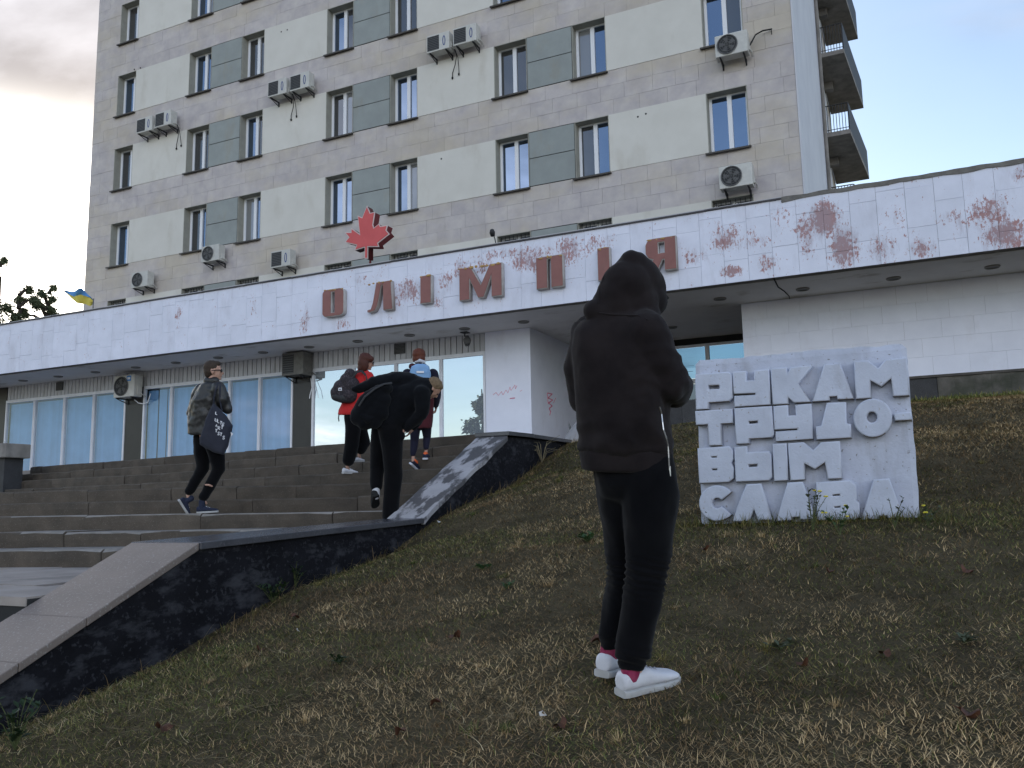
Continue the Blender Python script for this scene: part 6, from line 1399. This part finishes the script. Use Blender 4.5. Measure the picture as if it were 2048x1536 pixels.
leafy(968, 1140, 30, .04, .08, .04, M_LG1, 'small bright green weed in mid bank below the white wall ramp')
leafy(1012, 1180, 24, .035, .07, .035, M_LG1, 'low green weed just right and below of a smaller weed in mid bank')
leafy(545, 1205, 70, .20, .16, .05, M_LG2, 'dark green creeper clump at the foot of the black cheek wall')
leafy(590, 1178, 60, .26, .12, .045, M_LG2, 'taller dark creeper shoot against the black cheek wall')
leafy(30, 1500, 70, .30, .16, .05, M_LG2, 'dark bushy weed at the lower left foot of the black wall')
leafy(700, 1130, 50, .08, .16, .05, M_LG1, 'spreading green weed under the flat wall cap')
leafy(680, 1330, 28, .04, .09, .035, M_LG2, 'dark green weed patch low on the left of the bank')
leafy(1560, 1300, 26, .035, .08, .035, M_LG3, 'grey green weed low in the grass below the slab')
leafy(1930, 1290, 30, .04, .09, .04, M_LG3, 'grey green rosette weed near the right picture edge')
leafy(1625, 1062, 46, .30, .12, .035, M_LG3, 'yellow flowering weed growing against the slab under its fourth line', flower=True)
leafy(1680, 1070, 46, .20, .14, .035, M_LG1, 'yellow flowering weed before the slab foot, lower and greener', flower=True)
leafy(1790, 1055, 30, .20, .10, .03, M_LG3, 'thin weed before the right foot of the slab')
leafy(1425, 1050, 36, .14, .14, .03, M_LG2, 'dark weed at the left foot of the slab')
leafy(1855, 1052, 30, .16, .10, .03, M_LG3, 'thin flowering weed beside the right slab corner', flower=True)
# spiky plant behind the wall cap
p = Vector((-5.75, 15.2, ZT1)); t = thing('spiky_plant', p, 'dark spiky plant between the white pier and the boulder', 'plant')
m = MB()
for i in range(16): a = i * .7; tip = p + Vector((math.cos(a) * .22, math.sin(a) * .22, random.uniform(.25, .62))); sd = Vector((-math.sin(a), math.cos(a), 0)) * .018; m.add([p - sd, p + sd, p.lerp(tip, .6) + Vector((0, 0, .05)) + sd * .7, tip, p.lerp(tip, .6) + Vector((0, 0, .05)) - sd * .7], [(0, 1, 2, 4), (4, 2, 3)])
m.build('blades', M_LG2, t, kind='stuff')
p = ground_at(1084, 925); t = thing('dry_weed', p, 'dry pale weed stalks beside the top end of the black cheek wall', 'weed')
m = MB()
for i in range(16): a = random.uniform(0, 6.28); l_ = random.uniform(.2, .5); m.tube([p, p + Vector((math.cos(a) * .08, math.sin(a) * .06, l_ * .6)), p + Vector((math.cos(a) * .28, math.sin(a) * .18, l_ * random.uniform(.5, 1)))], [.004, .003, .0015], 4)
m.build('stalks', mat('dry stalk', (.24, .20, .12), (.16, .13, .08), scale=20), t, kind='stuff')

# fallen leaves, curled and brown
M_FL = mat('fallen leaf', (.12, .048, .024), (.06, .028, .018), scale=30, rough=.7)
lm = []
for s_ in range(3):
    m = MB(); rr_ = random.Random(s_ + 3); ol = []
    for i in range(14): a = i / 14 * 6.283; r0 = .036 * (.72 + .38 * abs(math.cos(2.5 * a)) + rr_.uniform(-.06, .06)); ol.append((r0 * math.cos(a) * 1.25, r0 * math.sin(a), .022 * math.cos(2 * a + s_) + rr_.uniform(-.004, .008)))
    m.add([(0, 0, .0)] + ol, [(0, 1 + i, 1 + (i + 1) % 14) for i in range(14)]); m.tube([(-.045, 0, .012), (-.075, .006, .02)], .002, 4); lm.append(m.mesh('fallen_leaf', M_FL, True))
for i, (px, py) in enumerate([(1605, 1338), (1660, 1150), (1770, 1320), (800, 1475), (910, 1280), (870, 1415), (325, 1465), (520, 1305), (1410, 1105), (1195, 1290), (1940, 1440), (590, 1240), (1935, 1150), (1120, 1460)]):
    p = ground_at(px, py); o = link(lm[i % 3], 'fallen_leaf', loc=p + Vector((0, 0, .022))); o.rotation_euler = (random.uniform(-.5, .5), random.uniform(-.5, .5), random.uniform(0, 6.28)); o.scale = [random.uniform(.55, .95)] * 3; tag(o, 'curled brown leaf fallen on the dry grass of the bank', 'leaf', 'fallen brown leaves scattered over the grass bank')
# scraps of litter
for (px, py, lb) in [(1085, 1447, 'torn white paper scrap in the grass low left of the hooded person'), (595, 1272, 'small white scrap among dry stalks at mid left of the bank'), (878, 1050, 'small pale scrap beside the foot of the whitewashed ramp')]:
    p = ground_at(px, py) + Vector((0, 0, .03)); m = MB(); a = [p + Vector((random.uniform(-.02, .02), random.uniform(-.015, .015), random.uniform(-.01, .02))) for _ in range(5)]; m.add(a, [(0, 1, 2), (0, 2, 3), (0, 3, 4), (1, 3, 4)]); tag(m.build('paper_scrap', M_WPRINT), lb, 'litter')

# trees beyond the canopy at the left, and a pine across the street that the shop glass mirrors
M_BARK = mat('bark', (.06, .05, .042), (.035, .03, .026), scale=9, rough=.95)
def leaf_mat(nm, a, b):
    m = mat(nm, a, b, scale=2, rough=.7); return m
M_FOL = leaf_mat('tree leaves', (.095, .12, .065), (.06, .08, .045)); M_PIN = leaf_mat('pine needles', (.030, .045, .022), (.018, .028, .014))
def tree(nm, p, h, blobs, nleaf, ls, label, fm, seed=1):
    rr_ = random.Random(seed); t = thing(nm, p, label, 'tree'); m = MB(); p = Vector(p)
    m.tube([p, p + Vector((.1, 0, h * .4)), p + Vector((0, .1, h * .95))], [h * .022, h * .016, h * .004], 8)
    for (bx, by, bz, br) in blobs: q = p + Vector((bx, by, bz)); m.tube([p + Vector((.05, 0, max(.2 * h, bz - br * 1.6))), q.lerp(p + Vector((0, 0, bz)), .4), q], [h * .008, h * .005, h * .002], 5)
    m.build('trunk', M_BARK, t); lv = MB()
    for i in range(nleaf):
        bx, by, bz, br = rr_.choice(blobs); d = Vector((rr_.gauss(0, 1), rr_.gauss(0, 1), rr_.gauss(0, 1))) * br * .42
        c = p + Vector((bx, by, bz)) + d; a = Vector((rr_.gauss(0, 1), rr_.gauss(0, 1), rr_.gauss(0, .7))).normalized(); b = a.orthogonal().normalized(); b = Matrix.Rotation(rr_.uniform(0, 6.28), 3, a) @ b; s_ = ls * rr_.uniform(.6, 1.4)
        lv.add([c - a * s_, c + b * s_ * .5, c + a * s_, c - b * s_ * .5], [(0, 1, 2, 3)])
    lv.build('crown', fm, t, kind='stuff'); return t
def bl_px(lst, Dt):
    out = []
    for (x, y, r) in lst: q = at(x, y, Dt); out.append((q, r * Dt / FPX))
    return out
def px_tree(lst, Dt, label, seed, nl, ls):
    B = bl_px(lst, Dt); cx = sum(q.x for q, r in B) / len(B); cy = sum(q.y for q, r in B) / len(B); base = Vector((cx, cy, -3.2)); h = max(q.z for q, r in B) - base.z
    tree('poplar_tree', base, h, [(q.x - cx, q.y - cy + random.uniform(-.8, .8), q.z - base.z, r) for q, r in B], nl, ls, label, M_FOL, seed)
px_tree([(36, 575, 9), (28, 598, 12), (46, 598, 10), (20, 618, 9), (38, 622, 15), (45, 640, 14), (22, 650, 16), (48, 668, 20), (30, 690, 26)], 46, 'leafy tree top showing above the canopy, second from the left edge', 3, 3600, .075)
px_tree([(107, 576, 7), (97, 592, 10), (108, 600, 8), (88, 606, 9), (100, 618, 11), (80, 622, 12), (112, 622, 7), (90, 635, 14), (70, 634, 9), (90, 665, 22)], 48, 'leaning dark tree top above the canopy, left of the flag', 4, 3600, .075)
px_tree([(2, 625, 12), (-8, 610, 14), (4, 642, 12), (-20, 640, 20), (0, 670, 22), (-6, 518, 8), (-20, 540, 16)], 44, 'dark tree cut by the left picture edge above the canopy', 5, 2800, .075)
pb_ = [(random.uniform(-2.2, 2.2) * (1 - i / 26), random.uniform(-2.2, 2.2) * (1 - i / 26), 2.6 + i * .33, 1.35 * (1 - i / 30)) for i in range(24)]
tree('pine_tree', (-26, -14, -3.2), 11.5, pb_, 5200, .16, 'pine tree across the street mirrored in the large shop window', M_PIN, 9)
